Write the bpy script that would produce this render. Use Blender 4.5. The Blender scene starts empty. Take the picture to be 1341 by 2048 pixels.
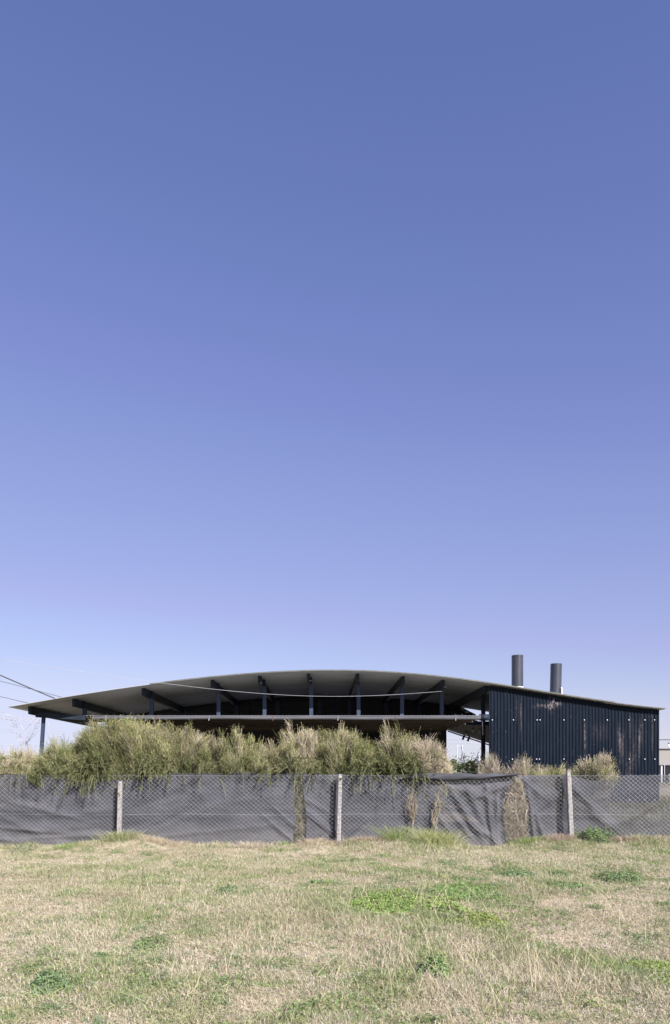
import bpy, math, random
import numpy as np
from mathutils import Vector

# ------------------------------------------------------------------ camera, sky, sun, exposure
scene = bpy.context.scene
CAM_Z = 1.5
F = 1500.0                      # focal length in photo pixels
CX, CY = 640.0, 1545.0          # principal point of the (rising-front corrected) view
cam_d = bpy.data.cameras.new("camera"); cam = bpy.data.objects.new("camera", cam_d)
scene.collection.objects.link(cam); scene.camera = cam
cam.location = (0, 0, CAM_Z); cam.rotation_euler = (math.radians(90), 0, 0)
cam_d.sensor_fit = 'VERTICAL'; cam_d.sensor_height = 36.0; cam_d.lens = F / 2048 * 36
cam_d.shift_x = (670.5 - CX) / 2048; cam_d.shift_y = (CY - 1024) / 2048
cam_d.clip_start = 0.05; cam_d.clip_end = 9000

SUN_EL, SUN_AZ = math.radians(33), math.radians(33)   # azimuth measured from straight behind the camera towards the right
sv = Vector((math.sin(SUN_AZ) * math.cos(SUN_EL), -math.cos(SUN_AZ) * math.cos(SUN_EL), math.sin(SUN_EL)))
world = bpy.data.worlds.new("World"); scene.world = world; world.use_nodes = True
wn = world.node_tree.nodes; wl = world.node_tree.links
bg = wn["Background"]; bg.inputs[1].default_value = 0.1
sky = wn.new("ShaderNodeTexSky"); sky.sky_type = 'NISHITA'; sky.sun_disc = False
sky.sun_elevation = SUN_EL; sky.sun_rotation = math.atan2(sv.x, sv.y)
sky.altitude = 20; sky.air_density = 1.0; sky.dust_density = 0.15; sky.ozone_density = 2.0
# the sky's own colours are graded towards the slightly violet, milky blue of that day
sc_in = wn.new("ShaderNodeVectorMath"); sc_in.operation = 'SCALE'; sc_in.inputs[3].default_value = 0.0841
cv = wn.new("ShaderNodeRGBCurve")
for ch, pts in enumerate(([(.118,.121),(.165,.170),(.214,.223),(.332,.318),(.418,.37),(.5,.425),(.56,.45),(1.0,.67),(1.6,.74)],
                          [(.202,.175),(.281,.233),(.362,.285),(.394,.314),(.545,.392),(.67,.445),(.79,.49),(.85,.53),(1.31,.72),(1.8,.79)],
                          [(.374,.445),(.418,.475),(.501,.542),(.549,.578),(.67,.66),(.865,.745),(1.0,.80),(1.16,.86),(1.34,.95),(1.8,1.0)])):
    c = cv.mapping.curves[ch]; c.points[1].location = (1.0, pts[-1][1] + .05)
    for x, y in pts: c.points.new(x / 2, y)
cv.mapping.update()
sc_out = wn.new("ShaderNodeVectorMath"); sc_out.operation = 'SCALE'; sc_out.inputs[3].default_value = 5.285
wl.new(sky.outputs[0], sc_in.inputs[0]); wl.new(sc_in.outputs[0], cv.inputs[1]); wl.new(cv.outputs[0], sc_out.inputs[0]); wl.new(sc_out.outputs[0], bg.inputs[0])
sun_d = bpy.data.lights.new("sun", 'SUN'); sun_d.energy = 4.9; sun_d.angle = math.radians(0.5); sun_d.color = (1.0, 0.95, 0.88)
sun = bpy.data.objects.new("sun", sun_d); scene.collection.objects.link(sun)
sun.rotation_euler = (-sv).to_track_quat('-Z', 'Y').to_euler()
scene.view_settings.view_transform = 'Standard'; scene.view_settings.look = 'None'
scene.view_settings.gamma = 1; scene.view_settings.exposure = 0.92
scene.cycles.max_bounces = 8; scene.cycles.transparent_max_bounces = 24

# ------------------------------------------------------------------ helpers
C = scene.collection
R = random.Random(7)
RN = np.random.default_rng(11)
def PX(px, Y): return (px - CX) * Y / F
def PZ(py, Y): return CAM_Z - (py - CY) * Y / F
def P(px, py, Y): return Vector((PX(px, Y), Y, PZ(py, Y)))

def tag(o, label=None, cat=None, group=None, kind=None):
    if label: o["label"] = label
    if cat: o["category"] = cat
    if group: o["group"] = group
    if kind: o["kind"] = kind
    return o
def empty(name, loc, label, cat, group=None):
    o = bpy.data.objects.new(name, None); C.objects.link(o); o.location = loc
    o.empty_display_size = 0.2
    return tag(o, label, cat, group)
def link(name, me, m=None, parent=None):
    o = bpy.data.objects.new(name, me); C.objects.link(o)
    if m: me.materials.append(m)
    if parent:
        o.parent = parent
        base = Vector(parent.location)
        if parent.parent: base += Vector(parent.parent.location)
        me.transform(__import__("mathutils").Matrix.Translation(-base))
    return o

class MB:
    """collects boxes, tubes and grids of one object, in world coordinates"""
    def __init__(s): s.v = []; s.f = []; s.smooth = []
    def add(s, v, f, smooth=False):
        n = len(s.v); s.v += [tuple(p) for p in v]; s.f += [tuple(i + n for i in q) for q in f]; s.smooth += [smooth] * len(f)
        return s
    def box(s, a, b):
        (x0, y0, z0), (x1, y1, z1) = a, b
        v = [(x0,y0,z0),(x1,y0,z0),(x1,y1,z0),(x0,y1,z0),(x0,y0,z1),(x1,y0,z1),(x1,y1,z1),(x0,y1,z1)]
        return s.add(v, [(0,3,2,1),(4,5,6,7),(0,1,5,4),(1,2,6,5),(2,3,7,6),(3,0,4,7)])
    def bar(s, p, q, w, h=None):
        h = h or w; p = Vector(p); q = Vector(q); d = (q - p).normalized()
        up = Vector((0, 0, 1)) if abs(d.z) < 0.9 else Vector((0, 1, 0))
        a = d.cross(up).normalized() * w / 2; b = a.cross(d).normalized() * h / 2
        v = [p-a-b, p+a-b, p+a+b, p-a+b, q-a-b, q+a-b, q+a+b, q-a+b]
        return s.add(v, [(0,1,2,3),(7,6,5,4),(0,4,5,1),(1,5,6,2),(2,6,7,3),(3,7,4,0)])
    def tube(s, pts, r, n=8, cap=True):
        pts = [Vector(p) for p in pts]; rs = r if isinstance(r, (list, tuple)) else [r] * len(pts)
        v = []; f = []
        for i, p in enumerate(pts):
            d = (pts[min(i+1, len(pts)-1)] - pts[max(i-1, 0)]).normalized()
            up = Vector((0, 0, 1)) if abs(d.z) < 0.9 else Vector((0, 1, 0))
            a = d.cross(up).normalized(); b = a.cross(d).normalized()
            for k in range(n):
                t = 2 * math.pi * k / n; v.append(p + (a * math.cos(t) + b * math.sin(t)) * rs[i])
        for i in range(len(pts) - 1):
            for k in range(n):
                f.append((i*n+k, i*n+(k+1) % n, (i+1)*n+(k+1) % n, (i+1)*n+k))
        if cap: f.append(tuple(range(n-1, -1, -1))); f.append(tuple((len(pts)-1)*n+k for k in range(n)))
        return s.add(v, f, n > 5)
    def build(s, name, m=None, parent=None):
        me = bpy.data.meshes.new(name); me.from_pydata(s.v, [], s.f)
        me.polygons.foreach_set("use_smooth", s.smooth); me.update()
        return link(name, me, m, parent)

def np_mesh(name, V, faces_n, idx, m=None, parent=None, col=None, attrs=None, smooth=False):
    """V (N,3); faces_n: verts per face; idx: flat loop indices"""
    me = bpy.data.meshes.new(name)
    V = np.asarray(V, np.float32).copy()
    me.vertices.add(len(V)); me.vertices.foreach_set("co", V.ravel())
    idx = np.asarray(idx, np.int32).ravel(); fn = np.asarray(faces_n, np.int32)
    me.loops.add(len(idx)); me.loops.foreach_set("vertex_index", idx)
    me.polygons.add(len(fn)); st = np.concatenate([[0], np.cumsum(fn)[:-1]]).astype(np.int32)
    me.polygons.foreach_set("loop_start", st)
    me.polygons.foreach_set("use_smooth", np.full(len(fn), smooth))
    if col is not None:
        a = me.color_attributes.new("Col", 'FLOAT_COLOR', 'POINT')
        a.data.foreach_set("color", np.concatenate([col, np.ones((len(col), 1))], 1).astype(np.float32).ravel())
    for k, val in (attrs or {}).items():
        a = me.attributes.new(k, 'FLOAT', 'POINT'); a.data.foreach_set("value", np.asarray(val, np.float32).ravel())
    me.update(calc_edges=True); me.validate()
    return link(name, me, m, parent)

def grid(name, G, m, parent=None, col=None, attrs=None, smooth=True):
    """G (A,B,3) grid of points"""
    A, B = G.shape[:2]; i = np.arange(A * B).reshape(A, B)
    q = np.stack([i[:-1, :-1], i[:-1, 1:], i[1:, 1:], i[1:, :-1]], -1).reshape(-1, 4)
    return np_mesh(name, G.reshape(-1, 3), np.full(len(q), 4), q, m, parent, None if col is None else col.reshape(-1, 3), attrs, smooth)

def ribbons(PT, W, COL, side=None):
    """PT (N,K,3) paths, W (N,K) widths, COL (N,K,3)"""
    N, K = PT.shape[:2]
    if side is None:
        d = PT[:, -1] - PT[:, 0]; r = RN.normal(size=(N, 3)); side = np.cross(d, r)
        side /= np.linalg.norm(side, axis=1, keepdims=True) + 1e-9
    off = side[:, None, :] * W[:, :, None] / 2
    V = np.stack([PT - off, PT + off], 2).reshape(-1, 3)
    CC = np.repeat(COL[:, :, None, :], 2, 2).reshape(-1, 3)
    b = (np.arange(N) * K * 2)[:, None] + (np.arange(K - 1) * 2)[None]
    b = b.reshape(-1, 1); q = b + np.array([[0, 1, 3, 2]])
    return V, q, CC
def leaves(cen, nrm, size, COL):
    """small folded leaf = 2 triangles-quads (rhomb)"""
    N = len(cen); r = RN.normal(size=(N, 3)); a = np.cross(nrm, r); a /= np.linalg.norm(a, axis=1, keepdims=True) + 1e-9
    b = np.cross(nrm, a); b /= np.linalg.norm(b, axis=1, keepdims=True) + 1e-9
    s = size[:, None]
    V = np.stack([cen - a*s, cen + b*s*0.62 + nrm*s*0.15, cen + a*s, cen - b*s*0.62 + nrm*s*0.15], 1).reshape(-1, 3)
    q = (np.arange(N) * 4)[:, None] + np.array([[0, 1, 2, 3]])
    return V, q, np.repeat(COL[:, None], 4, 1).reshape(-1, 3)
def join(parts):
    V, Q, CC = [], [], []; n = 0
    for v, q, c in parts: V.append(v); Q.append(q + n); CC.append(c); n += len(v)
    return np.concatenate(V), np.concatenate(Q), np.concatenate(CC)
def veg(name, parts, m, parent=None):
    V, Q, CC = join(parts)
    return np_mesh(name, V, np.full(len(Q), 4), Q, m, parent, CC)

def hsh(i, j, s):
    n = (i * 374761393 + j * 668265263 + s * 974634777) & 0xffffffff
    n = ((n ^ (n >> 13)) * 1274126177) & 0xffffffff
    return ((n ^ (n >> 16)) & 0xffff) / 65535.0
def vn(x, y, s=0):
    x = np.asarray(x, float); y = np.asarray(y, float)
    i = np.floor(x).astype(np.int64); j = np.floor(y).astype(np.int64); u = x - i; v = y - j
    u = u*u*(3-2*u); v = v*v*(3-2*v)
    return (hsh(i,j,s)*(1-u)+hsh(i+1,j,s)*u)*(1-v) + (hsh(i,j+1,s)*(1-u)+hsh(i+1,j+1,s)*u)*v
def fbm(x, y, s=0, o=4):
    t = 0; a = 0.5; n = 0
    for k in range(o): t = t + a*vn(x*2**k, y*2**k, s+k*17); n += a; a *= 0.5
    return t / n
def sstep(a, b, x):
    t = np.clip((x - a) / (b - a), 0, 1); return t*t*(3-2*t)

# ------------------------------------------------------------------ materials
def mat(name, col=(.5,.5,.5), rough=.7, metal=0.0, noise=None, bump=None, spec=0.5):
    """principled material whose colour wanders between col and noise[0] with a noise of scale noise[1]"""
    m = bpy.data.materials.new(name); m.use_nodes = True; n = m.node_tree.nodes; l = m.node_tree.links
    b = n["Principled BSDF"]; b.inputs["Roughness"].default_value = rough; b.inputs["Metallic"].default_value = metal
    b.inputs["Specular IOR Level"].default_value = spec; b.inputs["Base Color"].default_value = (*col, 1)
    tc = n.new("ShaderNodeTexCoord")
    if noise:
        c2, sc, stretch = noise[0], noise[1], noise[2] if len(noise) > 2 else (1, 1, 1)
        mp = n.new("ShaderNodeMapping"); mp.inputs["Scale"].default_value = stretch; l.new(tc.outputs["Object"], mp.inputs[0])
        t = n.new("ShaderNodeTexNoise"); t.inputs["Scale"].default_value = sc; t.inputs["Detail"].default_value = 6; l.new(mp.outputs[0], t.inputs[0])
        r = n.new("ShaderNodeValToRGB"); r.color_ramp.elements[0].position = 0.35; r.color_ramp.elements[1].position = 0.68
        r.color_ramp.elements[0].color = (*col, 1); r.color_ramp.elements[1].color = (*c2, 1)
        l.new(t.outputs[0], r.inputs[0]); l.new(r.outputs[0], b.inputs["Base Color"])
    if bump:
        t = n.new("ShaderNodeTexNoise"); t.inputs["Scale"].default_value = bump[0]; t.inputs["Detail"].default_value = 5; l.new(tc.outputs["Object"], t.inputs[0])
        bp = n.new("ShaderNodeBump"); bp.inputs["Strength"].default_value = bump[1]; bp.inputs["Distance"].default_value = bump[2] if len(bump) > 2 else .01
        l.new(t.outputs[0], bp.inputs["Height"]); l.new(bp.outputs[0], b.inputs["Normal"])
    return m
def veg_mat(name, trans=0.25):
    m = bpy.data.materials.new(name); m.use_nodes = True; n = m.node_tree.nodes; l = m.node_tree.links
    n.remove(n["Principled BSDF"]); a = n.new("ShaderNodeAttribute"); a.attribute_name = "Col"
    d = n.new("ShaderNodeBsdfDiffuse"); t = n.new("ShaderNodeBsdfTranslucent"); x = n.new("ShaderNodeMixShader"); x.inputs[0].default_value = trans
    l.new(a.outputs[0], d.inputs[0]); l.new(a.outputs[0], t.inputs[0]); l.new(d.outputs[0], x.inputs[1]); l.new(t.outputs[0], x.inputs[2])
    l.new(x.outputs[0], n["Material Output"].inputs[0]); return m
M = {
 'paint':   mat('dark_blue_paint', (.011,.019,.032), .6, 0, ((.018,.027,.041), 9), spec=.25),
 'post':    mat('post_paint', (.026,.042,.080), .55, 0, ((.040,.058,.095), 14), spec=.3),
 'under':   mat('galvanised_sheet', (.47,.485,.48), .6, .15, ((.37,.38,.37), 2.2, (.25,2.5,1))),
 'trim':    mat('weathered_trim', (.085,.09,.085), .6, .1, ((.13,.13,.12), 7)),
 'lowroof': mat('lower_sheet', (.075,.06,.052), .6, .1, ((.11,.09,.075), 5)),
 'gutter':  mat('gutter_metal', (.15,.155,.185), .4, .2, ((.20,.20,.225), 6, (.3,1,1))),
 'rust':    mat('rust', (.20,.085,.055), .85, 0, ((.11,.05,.035), 30)),
 'bracket': mat('pale_bracket', (.42,.42,.46), .5, .2, ((.3,.3,.32), 40)),
 'core':    mat('dark_boards', (.030,.034,.038), .8, 0, ((.042,.042,.045), 5, (.3,.3,9))),
 'ceiling': mat('grey_ceiling', (.17,.17,.15), .7, 0, ((.13,.13,.115), 4)),
 'flue':    mat('flue_paint', (.032,.037,.052), .36, .0, ((.046,.050,.066), 5, (1,1,.4)), (220,.12,.002)),
 'seal':    mat('white_sealant', (.72,.72,.68), .7, 0, ((.6,.6,.55), 30)),
 'screw':   mat('screw_head', (.85,.86,.88), .5, .1, ((.75,.75,.8), 30)),
 'concrete':mat('old_concrete', (.37,.35,.345), .9, 0, ((.15,.14,.14), 26), (90,.8,.01)),
 'wire':    mat('galvanised_wire', (.40,.40,.435), .5, .3, ((.26,.26,.285), 3)),
 'darkwire':mat('dark_cable', (.03,.03,.04), .6, 0, ((.05,.05,.06), 5)),
 'farwire': mat('far_wire', (.30,.30,.37), .6, 0, ((.36,.36,.42), 1)),
 'palewire':mat('pale_cable', (.34,.34,.38), .5, 0, ((.27,.27,.31), 3)),
 'lattice': mat('galvanised_lattice', (.34,.35,.43), .6, .1, ((.42,.42,.5), .6)),
 'beige':   mat('beige_render', (.25,.235,.225), .85, 0, ((.22,.205,.20), .3), (4,.3,.02)),
 'darkopen':mat('dark_opening', (.02,.022,.028), .6, 0, ((.03,.03,.035), 1)),
 'white':   mat('white_paint', (.78,.78,.8), .6, 0, ((.68,.68,.7), 3)),
 'greyopen':mat('grey_frame', (.16,.16,.18), .7, 0, ((.2,.2,.22), 3)),
 'glass':   mat('bulb_glass', (.45,.46,.48), .15, 0, ((.55,.55,.55), 20)),
 'veg':     veg_mat('plant_matter', .22),
 'dry':     veg_mat('straw', .28),
 'wood':    mat('bark', (.16,.12,.09), .9, 0, ((.24,.19,.15), 20)),
}
def wall_mat():
    m = mat('corrugated_blue_paint', (.018,.032,.058), .5, 0, spec=.12)
    n = m.node_tree.nodes; l = m.node_tree.links; b = n["Principled BSDF"]; tc = n["Texture Coordinate"]
    a = n.new("ShaderNodeAttribute"); a.attribute_name = "wear"
    t = n.new("ShaderNodeTexNoise"); t.inputs["Scale"].default_value = 3.0; t.inputs["Detail"].default_value = 8
    mp = n.new("ShaderNodeMapping"); mp.inputs["Scale"].default_value = (9, 9, .8); l.new(tc.outputs["Object"], mp.inputs[0]); l.new(mp.outputs[0], t.inputs[0])
    base = n.new("ShaderNodeValToRGB"); e = base.color_ramp.elements
    e[0].position = .3; e[0].color = (.0034,.0068,.0145,1); e[1].position = .75; e[1].color = (.0085,.0140,.026,1); l.new(t.outputs[0], base.inputs[0])
    # tiny chips of bare metal
    c = n.new("ShaderNodeTexNoise"); c.inputs["Scale"].default_value = 26; c.inputs["Detail"].default_value = 3
    mp2 = n.new("ShaderNodeMapping"); mp2.inputs["Scale"].default_value = (1.6, 1.6, .55); l.new(tc.outputs["Object"], mp2.inputs[0]); l.new(mp2.outputs[0], c.inputs[0])
    cr = n.new("ShaderNodeValToRGB"); cr.color_ramp.elements[0].position = .715; cr.color_ramp.elements[1].position = .76; l.new(c.outputs[0], cr.inputs[0])
    mx = n.new("ShaderNodeMix"); mx.data_type = 'RGBA'; l.new(cr.outputs[0], mx.inputs[0]); l.new(base.outputs[0], mx.inputs[6]); mx.inputs[7].default_value = (.19,.17,.165,1)
    mx2 = n.new("ShaderNodeMix"); mx2.data_type = 'RGBA'; l.new(a.outputs["Fac"], mx2.inputs[0]); l.new(mx.outputs[2], mx2.inputs[6]); mx2.inputs[7].default_value = (.235,.20,.205,1)
    l.new(mx2.outputs[2], b.inputs["Base Color"])
    return m
M['clad'] = wall_mat()
def cloth_mat():
    m = mat('shade_netting', (.095,.095,.105), .85, 0)
    n = m.node_tree.nodes; l = m.node_tree.links; b = n["Principled BSDF"]; tc = n["Texture Coordinate"]
    t = n.new("ShaderNodeTexNoise"); t.inputs["Scale"].default_value = 2.2; t.inputs["Detail"].default_value = 7
    mp = n.new("ShaderNodeMapping"); mp.inputs["Scale"].default_value = (.6, 1, 2.2); l.new(tc.outputs["Object"], mp.inputs[0]); l.new(mp.outputs[0], t.inputs[0])
    r = n.new("ShaderNodeValToRGB"); e = r.color_ramp.elements; e[0].position = .3; e[0].color = (.030,.032,.042,1); e[1].position = .66; e[1].color = (.074,.076,.093,1)
    l.new(t.outputs[0], r.inputs[0]); l.new(r.outputs[0], b.inputs["Base Color"])
    sx = n.new("ShaderNodeSeparateXYZ"); l.new(tc.outputs["Object"], sx.inputs[0])
    wv = n.new("ShaderNodeTexNoise"); wv.inputs["Scale"].default_value = 60; wv.inputs["Detail"].default_value = 2; l.new(tc.outputs["Object"], wv.inputs[0])
    bp = n.new("ShaderNodeBump"); bp.inputs["Strength"].default_value = .5; bp.inputs["Distance"].default_value = .008; l.new(wv.outputs[0], bp.inputs["Height"]); l.new(bp.outputs[0], b.inputs["Normal"])
    dn = n.new("ShaderNodeTexNoise"); dn.inputs["Scale"].default_value = 5; dn.inputs["Detail"].default_value = 6; l.new(tc.outputs["Object"], dn.inputs[0])
    mr = n.new("ShaderNodeMapRange"); mr.inputs[1].default_value = .55; mr.inputs[2].default_value = 0.05; mr.inputs[3].default_value = 0; mr.inputs[4].default_value = .8; l.new(sx.outputs[2], mr.inputs[0])
    mm_ = n.new("ShaderNodeMath"); mm_.operation = 'MULTIPLY'; l.new(mr.outputs[0], mm_.inputs[0]); l.new(dn.outputs[0], mm_.inputs[1])
    dm = n.new("ShaderNodeMix"); dm.data_type = 'RGBA'; l.new(mm_.outputs[0], dm.inputs[0]); l.new(r.outputs[0], dm.inputs[6]); dm.inputs[7].default_value = (.20,.19,.19,1); l.new(dm.outputs[2], b.inputs["Base Color"])
    tr = n.new("ShaderNodeBsdfTransparent"); mx = n.new("ShaderNodeMixShader"); a = n.new("ShaderNodeAttribute"); a.attribute_name = "sheer"
    l.new(a.outputs["Fac"], mx.inputs[0]); l.new(b.outputs[0], mx.inputs[1]); l.new(tr.outputs[0], mx.inputs[2]); l.new(mx.outputs[0], n["Material Output"].inputs[0])
    return m
M['cloth'] = cloth_mat()

# ------------------------------------------------------------------ ground
FY = 15.0                                       # the fence plane
# green spots of the field: px, py, half width px, half height px, strength
SPOTS = [(790,1800,170,34,1.1),(920,1770,70,26,1),(900,1840,90,20,.6),(1035,1742,36,12,1),(1118,1742,22,9,.8),(1150,1770,60,14,.9),(1240,1748,46,16,1),
 (455,1778,26,12,.8),(300,1835,50,18,.7),(90,1940,95,32,.8),(210,1925,30,16,.7),(300,1900,36,20,.7),(400,1868,46,16,.6),(870,1925,36,26,.8),
 (1210,1925,50,26,.8),(1320,1935,50,26,.9),(1180,2000,60,20,.5),(48,1692,26,12,.7),(135,1682,30,10,.7),(240,1678,46,16,.8),(850,1690,60,16,.7),
 (1060,1685,60,14,.6),(230,1772,40,12,.5),(140,1790,30,10,.6),(40,1740,30,10,.5),(560,1945,70,20,.5),(480,1975,60,20,.4),(640,2020,60,24,.5),
 (60,2010,60,26,.4),(640,1665,30,10,.3),(600,1730,40,12,.4),(690,1722,50,14,.5),(1300,1700,50,20,.4),(1170,1700,60,20,.4),(50,1778,40,10,.3),
 (330,1760,34,10,.4),(380,1800,60,12,.4),(1080,1830,40,12,.6),(1010,1800,40,14,.6),(740,1950,90,30,.4),(240,1990,60,20,.3)]
def gpos(px, py):
    Y = CAM_Z * F / (py - CY); return PX(px, Y), Y, Y
def greenness(x, y):
    g = 0.55 * sstep(.51, .63, fbm(x*2.4+3, y*1.9, 5, 4)) * sstep(.36, .58, fbm(x*.8, y*.6, 9, 3))
    g = g + .12 * sstep(.40, .68, fbm(x*.5+9, y*.4+2, 29, 3)) + .5*sstep(.60, .72, fbm(x*4.5, y*3.6, 31, 3))
    for px, py, hw, hh, s in SPOTS:
        cx, cy, _ = gpos(px, py); rx = hw*cy/F; ry = max(.10, abs(gpos(px, py-hh)[1] - gpos(px, py+hh)[1]) / 2)
        d = ((x-cx)/rx)**2 + ((y-cy)/ry)**2
        g = g + s * np.exp(-d*.9) * (.55 + .75*vn(x*9, y*7, 3))
    return np.clip(g, 0, 1)
FOOT = [(-200,1690),(0,1692),(130,1684),(240,1671),(300,1674),(350,1685),(430,1690),(520,1686),(600,1684),(640,1680),(662,1684),(678,1692),(696,1684),(720,1678),(800,1682),(900,1690),(960,1696),(1010,1691),(1060,1680),(1130,1671),(1200,1680),(1341,1677),(1600,1680)]
FOOT_X = [PX(p, 14.9) for p, q in FOOT]; FOOT_Z = [max(0, CAM_Z-(q-CY)*14.9/F-.075) for p, q in FOOT]
def th(x, y):
    x = np.asarray(x, float); y = np.asarray(y, float)
    near = (1 - sstep(15.1, 16.5, y)) * sstep(-60, -20, -np.abs(x))
    z = near * (.11*(fbm(x*.7, y*.7, 41, 3)-.5) + .05*(fbm(x*3, y*3, 43, 3)-.5))
    foot = np.interp(x, FOOT_X, FOOT_Z) + .03*(fbm(x*2.2, x*0+4, 47, 3)-.5)
    z = z + near * foot * sstep(13.7, 14.8, y)
    return z + .68*sstep(15.3, 17.3, y)
def axis(lo, hi, step, far):
    a = np.arange(lo, hi, step); e = []; d = step; c = hi
    while c < far: e.append(c); d *= 1.35; c += d
    e.append(far); r = np.array(e); e2 = []; d = step; c = lo
    while c > -far: d *= 1.35; c -= d; e2.append(max(c, -far))
    return np.concatenate([np.array(e2[::-1]), a, r])
gx = axis(-8.5, 8.6, .06, 5000); gy = axis(2.0, 15.6, .06, 5000)
GXX, GYY = np.meshgrid(gx, gy); GZ = th(GXX, GYY)
gg = greenness(GXX, GYY)[..., None] * (np.abs(GXX) < 30)[..., None]
thatch = np.array([.47,.40,.305]) * (.72 + .5*fbm(GXX*4, GYY*4, 51, 4))[..., None]
gcol = thatch*(1-gg*.75) + np.array([.10,.125,.045])*gg*.75
far = sstep(20, 60, GYY)[..., None]; gcol = gcol*(1-far) + np.array([.17,.17,.09])*far
gm = veg_mat('field_soil', 0.0)
tag(grid('ground', np.stack([GXX, GYY, GZ], -1), gm, col=gcol), kind='structure')

# short grass and thatch, in the strip the camera can see
def blades(N, ymin, ymax, power, xk, filt=None):
    u = RN.random(N); p = 1 - power + 1
    Y = (ymin**p + u*(ymax**p - ymin**p))**(1/p)
    X = (RN.random(N)*2-1) * (xk*Y + .4) + .02*Y
    return X, Y
def field():
    N = 800000
    X, Y = blades(N, 4.0, 15.05, 1.25, .50)
    g = greenness(X, Y); Z = th(X, Y)
    rough = sstep(.40, .66, fbm(X*.9+20, Y*.7, 61, 4))                           # tousled, longer areas between the flat thatch
    isg = RN.random(N) < (.20 + .60*g + .22*rough*vn(X*2.3, Y*1.9, 63))
    az = RN.random(N)*2*np.pi; lay = np.where(isg, RN.uniform(.1, .9, N), 1 - .6*RN.random(N)**(2.6-1.4*rough))
    L = np.where(isg, RN.uniform(.025, .065, N), RN.uniform(.018, .062, N)) * (.6 + .8*rough)
    L *= 1 + 2.6*sstep(13.9, 14.8, Y)*vn(X*2.1, Y, 77)**2
    d1 = np.stack([np.cos(az)*lay, np.sin(az)*lay, np.sqrt(1-lay**2*.985)], 1); d1 /= np.linalg.norm(d1, axis=1, keepdims=True)
    d2 = d1.copy(); d2[:, 2] -= .6*RN.random(N) + .05; d2[:, :2] += RN.normal(size=(N, 2))*.35; d2 /= np.linalg.norm(d2, axis=1, keepdims=True)
    p0 = np.stack([X, Y, Z - .003 + RN.random(N)*.028*(~isg)], 1); p1 = p0 + d1*(L*.55)[:, None]; p2 = p1 + d2*(L*.45)[:, None]
    PT = np.stack([p0, p1, p2], 1)
    w0 = RN.uniform(.0016, .0036, N) * (1 + Y/11)
    w0 = w0*.9; W = np.stack([w0, w0*.85, w0*.2], 1)
    side = np.stack([-np.sin(az), np.cos(az), RN.normal(size=N)*.45], 1); side /= np.linalg.norm(side, axis=1, keepdims=True)
    s1 = fbm(X*.8, Y*.8, 71, 4)[:, None]; rr = RN.random((N, 1))
    straw = np.array([.56,.48,.35])*(.76+.4*rr) * (1 + .5*(s1-.5)); pale = np.array([.645,.575,.47])*(.82+.28*rr); brown = np.array([.42,.33,.255])*(.75+.5*rr)
    k = RN.random((N, 1)); dry = np.where(k < .30 + .9*(s1-.42), pale, np.where(k > .88, brown, straw))
    gr = np.array([.29,.33,.155])*(.75+.5*rr); gr2 = np.array([.44,.435,.25])*(.8+.4*rr); gr3 = np.array([.18,.25,.105])*(.75+.5*rr)
    k2 = RN.random((N, 1)); green = np.where(k2 < .45, gr, np.where(k2 < .75, gr2, gr3))
    col = np.where(isg[:, None], green, dry); CC = np.stack([col*.9, col, col*1.03], 1)
    return [ribbons(PT, W, CC, side)]
tag(veg('grass', field(), M['dry']), 'dry straw coloured grass with green blades covering the field', 'grass', kind='stuff')

def small_tufts():
    """little rosettes of green blades all over the field, thicker where it is greener"""
    M_ = 5200; X, Y = blades(M_, 4.1, 14.8, 1.2, .5); g = greenness(X, Y); k = RN.random(M_) < .13+.6*g; X, Y = X[k], Y[k]; T_ = len(X)
    nb_ = 46; i = np.repeat(np.arange(T_), nb_); n = len(i); sz = (.025+.085*RN.random(T_)**2.2)[i]; az = RN.random(n)*2*np.pi; sp = RN.random(n)
    bx = X[i]+RN.normal(size=n)*sz*.8; by = Y[i]+RN.normal(size=n)*sz*.6; L = sz*RN.uniform(.6, 1.5, n)
    d = np.stack([np.cos(az)*(.2+.8*sp), np.sin(az)*(.2+.8*sp), .45+.6*RN.random(n)], 1); d /= np.linalg.norm(d, axis=1, keepdims=True)
    t = np.linspace(0, 1, 4)[None, :, None]
    PT = np.stack([bx, by, th(bx, by)+.01], 1)[:, None] + L[:, None, None]*(d[:, None]*t - np.array([0, 0, .38])*t*t)
    base = np.array([[.24,.31,.12],[.17,.26,.11],[.36,.38,.19],[.14,.22,.11],[.50,.44,.31]])[RN.integers(0, 5, T_)][i]; c = base*RN.uniform(.7, 1.3, (n, 1))
    return ribbons(PT, (.0026*(1+Y[i]/12))[:, None]*np.array([[1, .95, .7, .2]]), np.stack([c*.85, c, c, c*1.15], 1))
tag(veg('grass_rosettes', [small_tufts()], M['dry']), 'small rosettes of green grass dotted all over the dry field', 'grass', kind='stuff')

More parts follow.
